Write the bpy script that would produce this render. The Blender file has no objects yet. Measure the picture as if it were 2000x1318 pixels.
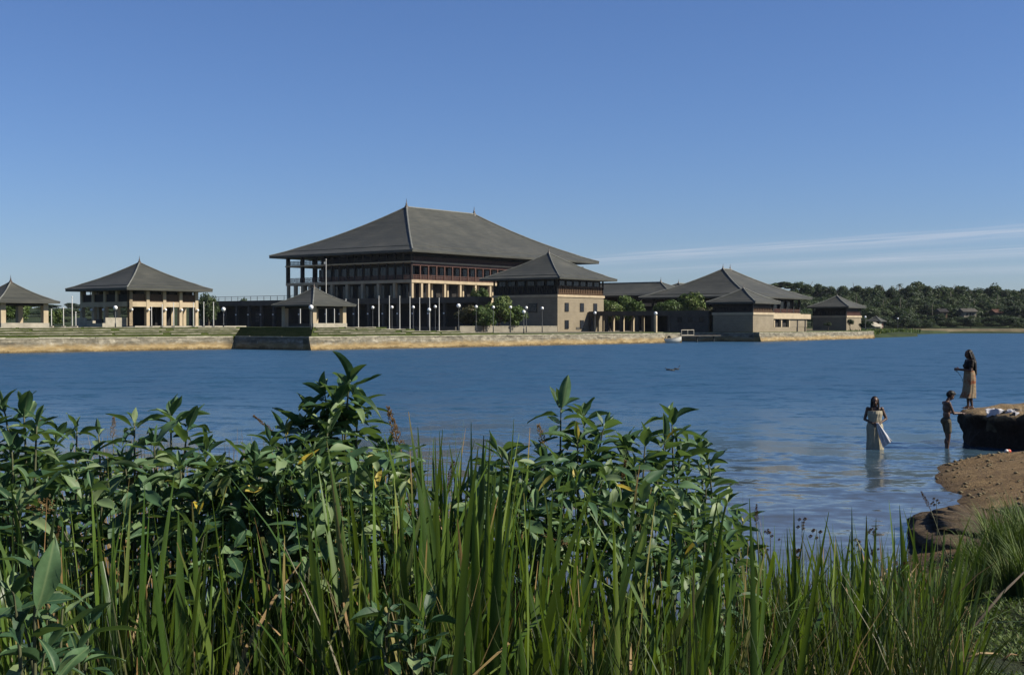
import bpy, bmesh, math, random
import numpy as np
from mathutils import Vector, Matrix, Euler, Quaternion, noise

R = math.radians
rnd = random.Random(7)
nrg = np.random.default_rng(11)
scene = bpy.context.scene
col = scene.collection

# ------------------------------------------------------------------ camera, sky, sun, exposure
CAM_H, FPX, HZ = 3.0, 2500.0, 635.0            # eye height above the lake, focal length and horizon of the photograph in its pixels
cam_d = bpy.data.cameras.new('camera')
cam = bpy.data.objects.new('camera', cam_d)
col.objects.link(cam)
cam_d.sensor_width = 36.0
cam_d.lens = 36.0 * FPX / 2000.0
cam_d.clip_start, cam_d.clip_end = 0.1, 9000.0
cam.location = (0, 0, CAM_H)
cam.rotation_euler = (R(90) - math.atan((659 - HZ) / FPX), 0, 0)
scene.camera = cam

SUN_AZ, SUN_EL = -10.0, 38.0                   # azimuth measured from +X (the photograph's right) towards +Y
sv = Vector((math.cos(R(SUN_EL)) * math.cos(R(SUN_AZ)), math.cos(R(SUN_EL)) * math.sin(R(SUN_AZ)), math.sin(R(SUN_EL))))
sun_d = bpy.data.lights.new('sun', 'SUN')
sun_d.energy = 5.0
sun_d.angle = R(0.5)
sun_d.color = (1.0, 0.93, 0.80)
sun = bpy.data.objects.new('sun', sun_d)
sun.rotation_euler = sv.to_track_quat('Z', 'Y').to_euler()
col.objects.link(sun)

world = bpy.data.worlds.new('World')
scene.world = world
world.use_nodes = True
wn, wl = world.node_tree.nodes, world.node_tree.links
wn.clear()
w_out = wn.new('ShaderNodeOutputWorld')
w_bg = wn.new('ShaderNodeBackground')
w_sky = wn.new('ShaderNodeTexSky')
w_sky.sky_type = 'NISHITA'
w_sky.sun_disc = False
w_sky.sun_elevation = R(SUN_EL)
w_sky.sun_rotation = R(90 - SUN_AZ)
w_sky.air_density = 1.0
w_sky.dust_density = 0.3
w_sky.ozone_density = 6.0
w_bg.inputs['Strength'].default_value = 0.061


def wmath(op, a, b=None, c=None):
    n = wn.new('ShaderNodeMath')
    n.operation = op
    for i, v in enumerate((a, b, c)):
        if v is None:
            continue
        if isinstance(v, (int, float)):
            n.inputs[i].default_value = v
        else:
            wl.new(v, n.inputs[i])
    return n.outputs[0]


# thin cirrus streaks lying in one high plane: direction / height gives the plane's coordinates
tc = wn.new('ShaderNodeTexCoord')
sep = wn.new('ShaderNodeSeparateXYZ')
wl.new(tc.outputs['Generated'], sep.inputs[0])
zc = wmath('MAXIMUM', sep.outputs[2], 0.012)
px_ = wmath('DIVIDE', sep.outputs[0], zc)
py_ = wmath('DIVIDE', sep.outputs[1], zc)
q0 = wmath('ADD', wmath('MULTIPLY', px_, 0.83), wmath('MULTIPLY', py_, 0.56))
t0 = wmath('SUBTRACT', wmath('MULTIPLY', px_, 0.56), wmath('MULTIPLY', py_, 0.83))
cv = wn.new('ShaderNodeCombineXYZ')
wl.new(wmath('MULTIPLY', q0, 0.55), cv.inputs[0])
wl.new(wmath('MULTIPLY', t0, 0.06), cv.inputs[1])
nz = wn.new('ShaderNodeTexNoise')
nz.inputs['Scale'].default_value = 1.0
nz.inputs['Detail'].default_value = 6.0
nz.inputs['Roughness'].default_value = 0.62
wl.new(cv.outputs[0], nz.inputs['Vector'])
cv2 = wn.new('ShaderNodeCombineXYZ')
wl.new(wmath('MULTIPLY', q0, 3.2), cv2.inputs[0])
wl.new(wmath('MULTIPLY', t0, 0.5), cv2.inputs[1])
nz2 = wn.new('ShaderNodeTexNoise')
nz2.inputs['Scale'].default_value = 1.0
nz2.inputs['Detail'].default_value = 5.0
wl.new(cv2.outputs[0], nz2.inputs['Vector'])
qw = wmath('ADD', q0, wmath('ADD', wmath('MULTIPLY', wmath('SUBTRACT', nz.outputs[0], 0.5), 1.8), wmath('MULTIPLY', wmath('SUBTRACT', nz2.outputs[0], 0.5), 0.8)))


def band(c, w):
    d = wmath('DIVIDE', wmath('SUBTRACT', qw, c), w)
    return wmath('POWER', 2.718, wmath('MULTIPLY', wmath('MULTIPLY', d, d), -1.0))


b = wmath('ADD', wmath('MULTIPLY', band(12.3, 0.75), 0.75), wmath('MULTIPLY', band(15.6, 1.1), 0.65))
b = wmath('ADD', b, wmath('MULTIPLY', band(20.5, 1.6), 0.5))
fade = wn.new('ShaderNodeMapRange')
fade.inputs['From Min'].default_value = -21.0
fade.inputs['From Max'].default_value = -13.0
wl.new(t0, fade.inputs['Value'])
mask = wmath('MULTIPLY', wmath('MULTIPLY', b, fade.outputs[0]), wmath('MAXIMUM', wmath('MULTIPLY', wmath('SUBTRACT', nz2.outputs[0], 0.28), 2.5), 0.0))
mask = wmath('MINIMUM', wmath('MULTIPLY', mask, 0.85), 0.62)
w_mix = wn.new('ShaderNodeMix')
w_mix.data_type = 'RGBA'
w_mix.inputs['B'].default_value = (5.6, 6.0, 6.9, 1)
wl.new(mask, w_mix.inputs['Factor'])
w_tint = wn.new('ShaderNodeMix')
w_tint.data_type = 'RGBA'
w_tint.blend_type = 'MULTIPLY'
w_tint.inputs['Factor'].default_value = 1.0
w_tint.inputs['B'].default_value = (0.72, 0.79, 1.0, 1)
wl.new(w_sky.outputs[0], w_tint.inputs['A'])
wl.new(w_tint.outputs['Result'], w_mix.inputs['A'])
wl.new(w_mix.outputs['Result'], w_bg.inputs['Color'])
wl.new(w_bg.outputs[0], w_out.inputs[0])

scene.view_settings.view_transform = 'Standard'
scene.view_settings.look = 'None'
scene.view_settings.gamma = 1.0
scene.view_settings.exposure = 0.8
scene.view_settings.use_curve_mapping = False
scene.cycles.max_bounces = 8
scene.cycles.transparent_max_bounces = 8


# ------------------------------------------------------------------ helpers
def at(px, py, D):
    """world point at distance D seen at pixel (px, py) of the 2000 px photograph"""
    return Vector(((px - 1000) / FPX * D, D, CAM_H + (HZ - py) / FPX * D))


TH = R(52)
U, V = Vector((math.cos(TH), math.sin(TH), 0)), Vector((-math.sin(TH), math.cos(TH), 0))
O = Vector((-24.0, 153.0, 0))


def W(a, b, z=0.0):
    """the island's own grid: a runs along the long shore, b inland"""
    p = O + U * a + V * b
    return Vector((p.x, p.y, z))


class MB:
    def __init__(self):
        self.v, self.f, self.m = [], [], []

    def add(self, vs, fs):
        n = len(self.v)
        self.v += [tuple(p) for p in vs]
        self.f += [tuple(i + n for i in q) for q in fs]
        return self

    def box(self, x0, y0, z0, x1, y1, z1):
        return self.add([(x0, y0, z0), (x1, y0, z0), (x1, y1, z0), (x0, y1, z0), (x0, y0, z1), (x1, y0, z1), (x1, y1, z1), (x0, y1, z1)],
                        [(0, 3, 2, 1), (4, 5, 6, 7), (0, 1, 5, 4), (1, 2, 6, 5), (2, 3, 7, 6), (3, 0, 4, 7)])

    def tube(self, pts, rad, n=8, caps=True):
        pts = [Vector(p) for p in pts]
        if not isinstance(rad, (list, tuple)):
            rad = [rad] * len(pts)
        vs, fs = [], []
        for i, p in enumerate(pts):
            d = (pts[min(i + 1, len(pts) - 1)] - pts[max(i - 1, 0)])
            d = d.normalized() if d.length > 1e-9 else Vector((0, 0, 1))
            a = d.orthogonal().normalized() if abs(d.z) < 0.95 else Vector((1, 0, 0)).cross(d).normalized()
            if abs(d.z) < 0.95:
                a = Vector((0, 0, 1)).cross(d).normalized()
            c = d.cross(a)
            for k in range(n):
                t = 2 * math.pi * k / n
                vs.append(p + a * math.cos(t) * rad[i] + c * math.sin(t) * rad[i])
        for i in range(len(pts) - 1):
            for k in range(n):
                k2 = (k + 1) % n
                fs.append((i * n + k, i * n + k2, (i + 1) * n + k2, (i + 1) * n + k))
        if caps:
            fs.append(tuple(range(n))[::-1])
            fs.append(tuple((len(pts) - 1) * n + k for k in range(n)))
        return self.add(vs, fs)

    def ell(self, c, r, seg=12, rings=8, rot=None):
        c = Vector(c)
        if not isinstance(r, (list, tuple)):
            r = (r, r, r)
        vs, fs = [], []
        for i in range(1, rings):
            ph = math.pi * i / rings
            for k in range(seg):
                t = 2 * math.pi * k / seg
                p = Vector((r[0] * math.sin(ph) * math.cos(t), r[1] * math.sin(ph) * math.sin(t), r[2] * math.cos(ph)))
                if rot is not None:
                    p = rot @ p
                vs.append(c + p)
        top, bot = Vector((0, 0, r[2])), Vector((0, 0, -r[2]))
        if rot is not None:
            top, bot = rot @ top, rot @ bot
        vs += [c + top, c + bot]
        nT = len(vs) - 2
        for i in range(rings - 2):
            for k in range(seg):
                k2 = (k + 1) % seg
                fs.append((i * seg + k, (i + 1) * seg + k, (i + 1) * seg + k2, i * seg + k2))
        for k in range(seg):
            k2 = (k + 1) % seg
            fs.append((nT, k, k2))
            fs.append((nT + 1, (rings - 2) * seg + k2, (rings - 2) * seg + k))
        return self.add(vs, fs)

    def cap(self, p0, r0, p1, r1, n=10):
        """tapered capsule"""
        self.tube([p0, p1], [r0, r1], n)
        self.ell(p0, r0, n, 6)
        self.ell(p1, r1, n, 6)
        return self

    def prism(self, poly, z0, z1):
        n = len(poly)
        vs = [(x, y, z0) for x, y in poly] + [(x, y, z1) for x, y in poly]
        fs = [tuple(range(n))[::-1], tuple(range(n, 2 * n))] + [(i, (i + 1) % n, n + (i + 1) % n, n + i) for i in range(n)]
        return self.add(vs, fs)

    def mesh(self, name, mat=None, smooth=False):
        me = bpy.data.meshes.new(name)
        me.from_pydata(self.v, [], self.f)
        if mat:
            me.materials.append(mat)
        if smooth:
            me.polygons.foreach_set('use_smooth', [True] * len(me.polygons))
        me.update()
        return me

    def build(self, name, mat, parent=None, smooth=False, **kw):
        return link(name, self.mesh(name, mat, smooth), parent, **kw)


def link(name, me, parent=None, loc=None, rot=None, scale=None, label=None):
    o = bpy.data.objects.new(name, me)
    if parent is not None:
        o.parent = parent
    if loc is not None:
        o.location = loc
    if rot is not None:
        o.rotation_euler = rot
    if scale is not None:
        o.scale = scale if isinstance(scale, (tuple, list, Vector)) else (scale,) * 3
    if label:
        o['label'] = label
    col.objects.link(o)
    return o


def tag(o, label, cat, group=None, kind=None):
    if label:
        o['label'] = label
    if cat:
        o['category'] = cat
    if group:
        o['group'] = group
    if kind:
        o['kind'] = kind
    return o


def structure(o, kind='structure'):
    o['kind'] = kind
    return o


def thing(name, label, cat, loc=(0, 0, 0), rz=0.0, group=None):
    o = link(name, None, None, loc, (0, 0, rz))
    return tag(o, label, cat, group)


def np_mesh(name, verts, faces, mat, attr=None, smooth=False):
    """fast mesh from arrays: verts (N,3), faces (M,k)"""
    me = bpy.data.meshes.new(name)
    n, m, k = len(verts), len(faces), faces.shape[1]
    me.vertices.add(n)
    me.vertices.foreach_set('co', np.asarray(verts, dtype=np.float32).ravel())
    me.loops.add(m * k)
    me.loops.foreach_set('vertex_index', np.asarray(faces, dtype=np.int32).ravel())
    me.polygons.add(m)
    me.polygons.foreach_set('loop_start', np.arange(0, m * k, k, dtype=np.int32))
    if smooth:
        me.polygons.foreach_set('use_smooth', np.ones(m, dtype=bool))
    if mat:
        me.materials.append(mat)
    if attr is not None:
        a = me.attributes.new('rnd', 'FLOAT', 'POINT')
        a.data.foreach_set('value', np.asarray(attr, dtype=np.float32))
    me.update(calc_edges=True)
    me.validate()
    return me


# ------------------------------------------------------------------ materials
class NT:
    def __init__(self, name):
        self.m = bpy.data.materials.new(name)
        self.m.use_nodes = True
        self.n, self.l = self.m.node_tree.nodes, self.m.node_tree.links
        self.b = self.n['Principled BSDF']
        self.out = self.n['Material Output']

    def new(self, t, **inp):
        n = self.n.new(t)
        for k, v in inp.items():
            s = n.inputs[k.replace('_', ' ')]
            if hasattr(v, 'is_linked') or isinstance(v, bpy.types.NodeSocket):
                self.l.new(v, s)
            else:
                s.default_value = v
        return n

    def math(self, op, a, b=None):
        n = self.n.new('ShaderNodeMath')
        n.operation = op
        for i, v in enumerate((a, b)):
            if v is None:
                continue
            if isinstance(v, (int, float)):
                n.inputs[i].default_value = v
            else:
                self.l.new(v, n.inputs[i])
        return n.outputs[0]

    def coords(self, kind='Object', scale=(1, 1, 1)):
        t = self.n.new('ShaderNodeTexCoord')
        mp = self.n.new('ShaderNodeMapping')
        mp.inputs['Scale'].default_value = scale
        self.l.new(t.outputs[kind], mp.inputs['Vector'])
        return mp.outputs[0]

    def world(self, scale=(1, 1, 1)):
        t = self.n.new('ShaderNodeNewGeometry')
        mp = self.n.new('ShaderNodeMapping')
        mp.inputs['Scale'].default_value = scale
        self.l.new(t.outputs['Position'], mp.inputs['Vector'])
        return mp.outputs[0]

    def noise(self, vec, scale, detail=4.0, rough=0.55):
        n = self.n.new('ShaderNodeTexNoise')
        n.inputs['Scale'].default_value = scale
        n.inputs['Detail'].default_value = detail
        n.inputs['Roughness'].default_value = rough
        self.l.new(vec, n.inputs['Vector'])
        return n.outputs[0]

    def ramp(self, fac, stops):
        n = self.n.new('ShaderNodeValToRGB')
        e = n.color_ramp.elements
        while len(e) < len(stops):
            e.new(0.5)
        for i, (p, c) in enumerate(stops):
            e[i].position = p
            e[i].color = (*c, 1) if len(c) == 3 else c
        self.l.new(fac, n.inputs[0])
        return n.outputs[0]

    def mix(self, fac, a, b, mode='MIX'):
        n = self.n.new('ShaderNodeMix')
        n.data_type = 'RGBA'
        n.blend_type = mode
        for s, v in (('Factor', fac), ('A', a), ('B', b)):
            if isinstance(v, (int, float)):
                n.inputs[s].default_value = v
            elif isinstance(v, tuple):
                n.inputs[s].default_value = (*v, 1) if len(v) == 3 else v
            else:
                self.l.new(v, n.inputs[s])
        return n.outputs['Result']

    def bump(self, h, strength, dist=0.05):
        n = self.n.new('ShaderNodeBump')
        n.inputs['Strength'].default_value = strength
        n.inputs['Distance'].default_value = dist
        self.l.new(h, n.inputs['Height'])
        self.l.new(n.outputs[0], self.b.inputs['Normal'])
        return n

    def base(self, c, k=0.66):
        if isinstance(c, tuple):
            self.b.inputs['Base Color'].default_value = (*[x * k for x in c], 1)
        else:
            self.l.new(self.mix(1.0, c, (k, k, k), 'MULTIPLY') if k != 1 else c, self.b.inputs['Base Color'])

    def rough(self, r, spec=0.5):
        self.b.inputs['Roughness'].default_value = r
        self.b.inputs['Specular IOR Level'].default_value = spec


def plain(name, c, rough=0.7, spec=0.4, var=0.25, scale=1.5, metallic=0.0, k=0.68):
    """a base colour with gentle mottling"""
    t = NT(name)
    v = t.world()
    f = t.noise(v, scale, 5)
    lo, hi = tuple(x * (1 - var) for x in c), tuple(min(1, x * (1 + var)) for x in c)
    t.base(t.ramp(f, [(0.3, lo), (0.7, hi)]), k)
    t.rough(rough, spec)
    t.b.inputs['Metallic'].default_value = metallic
    return t.m


def mat_roof():
    t = NT('roof_tiles')
    v = t.world()
    n1 = t.noise(v, 0.16, 7, 0.65)
    n2 = t.noise(v, 1.6, 3)
    sp = t.n.new('ShaderNodeSeparateXYZ')
    t.l.new(v, sp.inputs[0])
    zz = t.math('ADD', t.math('MULTIPLY', sp.outputs[2], 2.1), t.math('MULTIPLY', n2, 0.5))
    fr = t.math('FRACT', zz)
    st = t.noise(t.world((0.35, 0.35, 3.0)), 1.0, 3)
    c = t.ramp(t.math('ADD', t.math('MULTIPLY', n1, 0.6), t.math('MULTIPLY', st, 0.4)),
               [(0.36, (0.030, 0.032, 0.025)), (0.5, (0.057, 0.058, 0.045)), (0.64, (0.100, 0.096, 0.074))])
    t.base(t.mix(0.35, c, t.ramp(fr, [(0.0, (0.022, 0.023, 0.019)), (0.25, (0.070, 0.072, 0.058)), (1.0, (0.084, 0.084, 0.068))])))
    t.rough(0.62, 0.35)
    t.bump(fr, 0.35, 0.06)
    return t.m


def mat_brick():
    t = NT('pale_blockwork')
    v = t.coords('Object')
    sp = t.n.new('ShaderNodeSeparateXYZ')
    t.l.new(v, sp.inputs[0])
    cb = t.n.new('ShaderNodeCombineXYZ')
    t.l.new(t.math('ADD', sp.outputs[0], sp.outputs[1]), cb.inputs[0])
    t.l.new(sp.outputs[2], cb.inputs[1])
    br = t.n.new('ShaderNodeTexBrick')
    br.inputs['Scale'].default_value = 1.0
    br.inputs['Brick Width'].default_value = 0.62
    br.inputs['Row Height'].default_value = 0.3
    br.inputs['Mortar Size'].default_value = 0.02
    br.inputs['Color1'].default_value = (0.28, 0.23, 0.155, 1)
    br.inputs['Color2'].default_value = (0.335, 0.28, 0.195, 1)
    br.inputs['Mortar'].default_value = (0.16, 0.14, 0.105, 1)
    t.l.new(cb.outputs[0], br.inputs['Vector'])
    n = t.noise(v, 0.5, 6)
    t.base(t.mix(0.5, br.outputs[0], t.ramp(n, [(0.3, (0.23, 0.19, 0.13)), (0.7, (0.37, 0.31, 0.215))])))
    t.rough(0.85, 0.2)
    t.bump(br.outputs['Fac'], 0.3, -0.02)
    return t.m


def mat_wall_stone():
    """rubble retaining wall: grey mottled above, rust-tan water line below"""
    t = NT('lakeside_masonry')
    v = t.world()
    sp = t.n.new('ShaderNodeSeparateXYZ')
    t.l.new(v, sp.inputs[0])
    vo = t.n.new('ShaderNodeTexVoronoi')
    vo.inputs['Scale'].default_value = 1.5
    vo.distance = 'CHEBYCHEV'
    t.l.new(t.world((0.6, 0.6, 1.5)), vo.inputs['Vector'])
    n1 = t.noise(t.world((0.5, 0.5, 2.2)), 1.0, 6, 0.65)
    n2 = t.noise(v, 0.22, 4)
    n3 = t.noise(t.world((1, 1, 1)), 3.0, 5)
    stone = t.ramp(t.math('ADD', t.math('MULTIPLY', n1, 0.65), t.math('MULTIPLY', n3, 0.35)),
                   [(0.34, (0.10, 0.09, 0.062)), (0.5, (0.19, 0.17, 0.122)), (0.61, (0.29, 0.26, 0.195)), (0.70, (0.50, 0.46, 0.37))])
    vg = t.n.new('ShaderNodeRGBToBW')
    t.l.new(vo.outputs['Color'], vg.inputs[0])
    stone = t.mix(0.45, stone, vg.outputs[0], 'OVERLAY')
    rust = t.ramp(n1, [(0.3, (0.19, 0.125, 0.05)), (0.52, (0.33, 0.235, 0.105)), (0.72, (0.48, 0.375, 0.21))])
    lvl = t.math('ADD', sp.outputs[2], t.math('MULTIPLY', t.math('SUBTRACT', n2, 0.5), 0.9))
    lvl = t.math('ADD', lvl, t.math('MULTIPLY', t.math('SUBTRACT', n3, 0.5), 0.5))
    f = t.ramp(lvl, [(0.5, (1, 1, 1)), (1.1, (0, 0, 0))])
    c = t.mix(f, stone, rust)
    wet = t.ramp(lvl, [(0.05, (0.35, 0.35, 0.35)), (0.3, (1, 1, 1))])
    t.base(t.mix(1.0, c, wet, 'MULTIPLY'))
    t.rough(0.85, 0.25)
    t.bump(vo.outputs['Distance'], 0.6, 0.12)
    return t.m


def mat_leaf(name, stops, rough=0.42, trans=0.25, tcol=(0.10, 0.17, 0.02), vein=False, spec=0.5, tips=False):
    """leaf colours picked per object (or per leaf attribute), light passing through the blade"""
    t = NT(name)
    oi = t.n.new('ShaderNodeObjectInfo')
    at_ = t.n.new('ShaderNodeAttribute')
    at_.attribute_name = 'rnd'
    f = t.math('FRACT', t.math('ADD', oi.outputs['Random'], at_.outputs['Fac']))
    c = t.ramp(f, stops)
    n = t.noise(t.coords('Object'), 9.0, 3)
    c = t.mix(0.35, c, t.ramp(n, [(0.3, (0.35, 0.35, 0.35)), (0.7, (0.75, 0.75, 0.75))]), 'OVERLAY')
    if tips:
        # dried brown tips on some blades
        st = t.n.new('ShaderNodeSeparateXYZ')
        t.l.new(t.coords('Object'), st.inputs[0])
        h2 = t.math('FRACT', t.math('MULTIPLY', oi.outputs['Random'], 17.3))
        tz = t.math('SUBTRACT', st.outputs[2], t.math('ADD', 0.86, t.math('MULTIPLY', h2, 0.6)))
        c = t.mix(t.ramp(tz, [(0.0, (0, 0, 0)), (0.06, (1, 1, 1))]), c, (0.24, 0.15, 0.06))
    if vein:
        # pale midrib, slanting side veins and a brown nibble here and there
        so = t.n.new('ShaderNodeSeparateXYZ')
        t.l.new(t.coords('Object'), so.inputs[0])
        ay = t.math('ABSOLUTE', so.outputs[1])
        rib = t.ramp(ay, [(0.0, (1, 1, 1)), (0.022, (0, 0, 0))])
        sv_ = t.math('FRACT', t.math('MULTIPLY', t.math('SUBTRACT', so.outputs[0], t.math('MULTIPLY', ay, 0.8)), 9.0))
        side = t.ramp(sv_, [(0.0, (1, 1, 1)), (0.14, (0, 0, 0))])
        c = t.mix(t.math('MULTIPLY', side, 0.22), c, (0.16, 0.24, 0.10))
        c = t.mix(t.math('MULTIPLY', rib, 0.6), c, (0.22, 0.29, 0.13))
        bn = t.noise(t.world(), 38.0, 2)
        c = t.mix(t.ramp(bn, [(0.70, (0, 0, 0)), (0.74, (1, 1, 1))]), c, (0.14, 0.085, 0.03))
    t.base(c, 0.8)
    t.rough(rough, spec)
    tr = t.n.new('ShaderNodeBsdfTranslucent')
    tr.inputs['Color'].default_value = (*[x * 0.8 for x in tcol], 1)
    mx = t.n.new('ShaderNodeMixShader')
    mx.inputs[0].default_value = trans
    t.l.new(t.b.outputs[0], mx.inputs[1])
    t.l.new(tr.outputs[0], mx.inputs[2])
    t.l.new(mx.outputs[0], t.out.inputs['Surface'])
    return t.m


def mat_water():
    t = NT('lake_water')
    g = t.n.new('ShaderNodeNewGeometry')
    sp = t.n.new('ShaderNodeSeparateXYZ')
    t.l.new(g.outputs['Position'], sp.inputs[0])
    # near the shore the lake is shallow, turbid and sheltered; further out it is deep and wind-rippled
    far = t.n.new('ShaderNodeMapRange')
    far.inputs['From Min'].default_value = 17.0
    far.inputs['From Max'].default_value = 60.0
    t.l.new(sp.outputs[1], far.inputs['Value'])
    big = t.noise(t.world((0.018, 0.05, 1)), 1.0, 3)
    c = t.ramp(t.math('ADD', far.outputs[0], t.math('MULTIPLY', t.math('SUBTRACT', big, 0.5), 0.4)),
               [(0.0, (0.070, 0.072, 0.066)), (0.45, (0.030, 0.074, 0.115)), (1.0, (0.022, 0.070, 0.130))])
    t.base(c, 0.8)
    # waves too small to see at a distance widen the reflection
    rg = t.n.new('ShaderNodeMapRange')
    rg.inputs['From Min'].default_value = 18.0
    rg.inputs['From Max'].default_value = 62.0
    rg.inputs['To Min'].default_value = 0.06
    rg.inputs['To Max'].default_value = 0.40
    t.l.new(sp.outputs[1], rg.inputs['Value'])
    t.l.new(rg.outputs[0], t.b.inputs['Roughness'])
    t.b.inputs['IOR'].default_value = 1.33

    def slope(scale, vec):
        n = t.n.new('ShaderNodeTexNoise')
        n.inputs['Scale'].default_value = scale
        n.inputs['Detail'].default_value = 3.0
        n.inputs['Roughness'].default_value = 0.6
        t.l.new(t.world(vec), n.inputs['Vector'])
        v = t.n.new('ShaderNodeVectorMath')
        v.operation = 'SUBTRACT'
        t.l.new(n.outputs['Color'], v.inputs[0])
        v.inputs[1].default_value = (0.5, 0.5, 0.5)
        return v.outputs[0]
    s1, s2 = slope(1.0, (0.85, 1.35, 1)), slope(1.0, (3.0, 4.8, 1))
    add = t.n.new('ShaderNodeVectorMath')
    add.operation = 'ADD'
    t.l.new(s1, add.inputs[0])
    t.l.new(s2, add.inputs[1])
    s3 = slope(1.0, (0.33, 0.52, 1))
    add2 = t.n.new('ShaderNodeVectorMath')
    add2.operation = 'ADD'
    t.l.new(add.outputs[0], add2.inputs[0])
    t.l.new(s3, add2.inputs[1])
    gust = t.noise(t.world((0.035, 0.10, 1)), 1.0, 3)
    amp = t.math('ADD', 0.17, t.math('MULTIPLY', far.outputs[0], t.math('ADD', 0.4, t.math('MULTIPLY', gust, 1.7))))
    sc = t.n.new('ShaderNodeVectorMath')
    sc.operation = 'MULTIPLY'
    t.l.new(add2.outputs[0], sc.inputs[0])
    cb = t.n.new('ShaderNodeCombineXYZ')
    t.l.new(t.math('MULTIPLY', amp, 0.5), cb.inputs[0])
    t.l.new(amp, cb.inputs[1])
    t.l.new(cb.outputs[0], sc.inputs[1])
    up = t.n.new('ShaderNodeVectorMath')
    up.operation = 'ADD'
    t.l.new(sc.outputs[0], up.inputs[0])
    up.inputs[1].default_value = (0, 0, 1)
    nm = t.n.new('ShaderNodeVectorMath')
    nm.operation = 'NORMALIZE'
    t.l.new(up.outputs[0], nm.inputs[0])
    t.l.new(nm.outputs[0], t.b.inputs['Normal'])
    return t.m


M = {}
M['roof'] = mat_roof()
M['brick'] = mat_brick()
M['masonry'] = mat_wall_stone()
M['water'] = mat_water()
M['hip'] = plain('ridge_tiles', (0.17, 0.175, 0.155), 0.7, 0.3)
M['finial'] = plain('bronze_finial', (0.07, 0.05, 0.035), 0.5, 0.5)
M['cream'] = plain('cream_concrete', (0.38, 0.305, 0.20), 0.8, 0.3, 0.15, 0.8, k=0.9)
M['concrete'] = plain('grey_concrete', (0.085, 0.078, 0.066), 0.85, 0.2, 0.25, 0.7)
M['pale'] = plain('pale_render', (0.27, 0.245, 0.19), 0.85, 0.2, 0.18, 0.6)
M['plinth'] = plain('pale_stone_plinth', (0.42, 0.38, 0.30), 0.85, 0.2, 0.2, 1.2)
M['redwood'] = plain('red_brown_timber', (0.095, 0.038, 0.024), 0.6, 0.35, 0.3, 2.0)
M['timber'] = plain('dark_and_shade_timber', (0.016, 0.013, 0.011), 0.7, 0.3, 0.3, 1.0)
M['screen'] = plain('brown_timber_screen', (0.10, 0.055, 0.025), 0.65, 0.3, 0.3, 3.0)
M['shade_wall'] = plain('recess_shade_wall', (0.018, 0.017, 0.016), 0.8, 0.2, 0.3, 0.5)  # near-black colour puts the shade of deep recesses into the paint
M['white'] = plain('white_paint', (0.62, 0.60, 0.55), 0.45, 0.5, 0.08, 2.0, k=0.85)
M['post'] = plain('dark_post_paint', (0.03, 0.035, 0.035), 0.5, 0.5)
M['coping'] = plain('weathered_coping', (0.38, 0.35, 0.265), 0.85, 0.2, 0.4, 1.1)
M['bark'] = plain('grey_brown_bark', (0.09, 0.07, 0.05), 0.9, 0.2, 0.35, 3.0)
M['palmbark'] = plain('pale_palm_bark', (0.20, 0.175, 0.14), 0.9, 0.2, 0.3, 3.0)

g = NT('window_glass')
g.base((0.012, 0.015, 0.022))
g.rough(0.12, 0.3)
M['glass'] = g.m

gl = NT('opal_globe')
gl.base((0.72, 0.72, 0.70), 1)
gl.rough(0.25, 0.5)
M['globe'] = gl.m


def mat_lawn():
    t = NT('lawn_grass')
    n = t.noise(t.world(), 0.6, 6, 0.7)
    n2 = t.noise(t.world(), 7.0, 4, 0.7)
    t.base(t.ramp(t.math('ADD', t.math('MULTIPLY', n, 0.5), t.math('MULTIPLY', n2, 0.5)),
                  [(0.34, (0.040, 0.060, 0.014)), (0.5, (0.066, 0.088, 0.022)), (0.66, (0.11, 0.115, 0.04))]))
    t.rough(0.9, 0.15)
    t.bump(n2, 0.8, 0.05)
    return t.m


def mat_soil():
    """bank soil: brown earth, damp sand at the water, green ground cover where the attribute says plants grow"""
    t = NT('lakeside_soil')
    n1 = t.noise(t.world(), 2.0, 7, 0.7)
    n2 = t.noise(t.world(), 14.0, 5, 0.7)
    n3 = t.noise(t.world(), 40.0, 3, 0.6)
    f = t.math('ADD', t.math('MULTIPLY', n1, 0.5), t.math('MULTIPLY', n2, 0.5))
    earth = t.ramp(f, [(0.36, (0.125, 0.076, 0.034)), (0.5, (0.25, 0.162, 0.074)), (0.63, (0.41, 0.285, 0.14))])
    green = t.ramp(f, [(0.36, (0.018, 0.03, 0.008)), (0.52, (0.045, 0.06, 0.018)), (0.66, (0.12, 0.10, 0.05))])
    a = t.n.new('ShaderNodeAttribute')
    a.attribute_name = 'rnd'
    c = t.mix(t.ramp(t.math('ADD', a.outputs['Fac'], t.math('MULTIPLY', t.math('SUBTRACT', n1, 0.5), 0.7)), [(0.4, (0, 0, 0)), (0.6, (1, 1, 1))]), earth, green)
    g_ = t.n.new('ShaderNodeNewGeometry')
    sp = t.n.new('ShaderNodeSeparateXYZ')
    t.l.new(g_.outputs['Position'], sp.inputs[0])
    wet = t.ramp(t.math('ADD', sp.outputs[2], t.math('MULTIPLY', n1, 0.08)), [(0.03, (0.35, 0.33, 0.31)), (0.16, (1, 1, 1))])
    t.base(t.mix(1.0, c, wet, 'MULTIPLY'))
    t.rough(0.9, 0.2)
    t.bump(t.math('ADD', t.math('ADD', n2, t.math('MULTIPLY', n1, 1.6)), t.math('MULTIPLY', n3, 0.5)), 1.0, 0.11)
    return t.m


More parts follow.
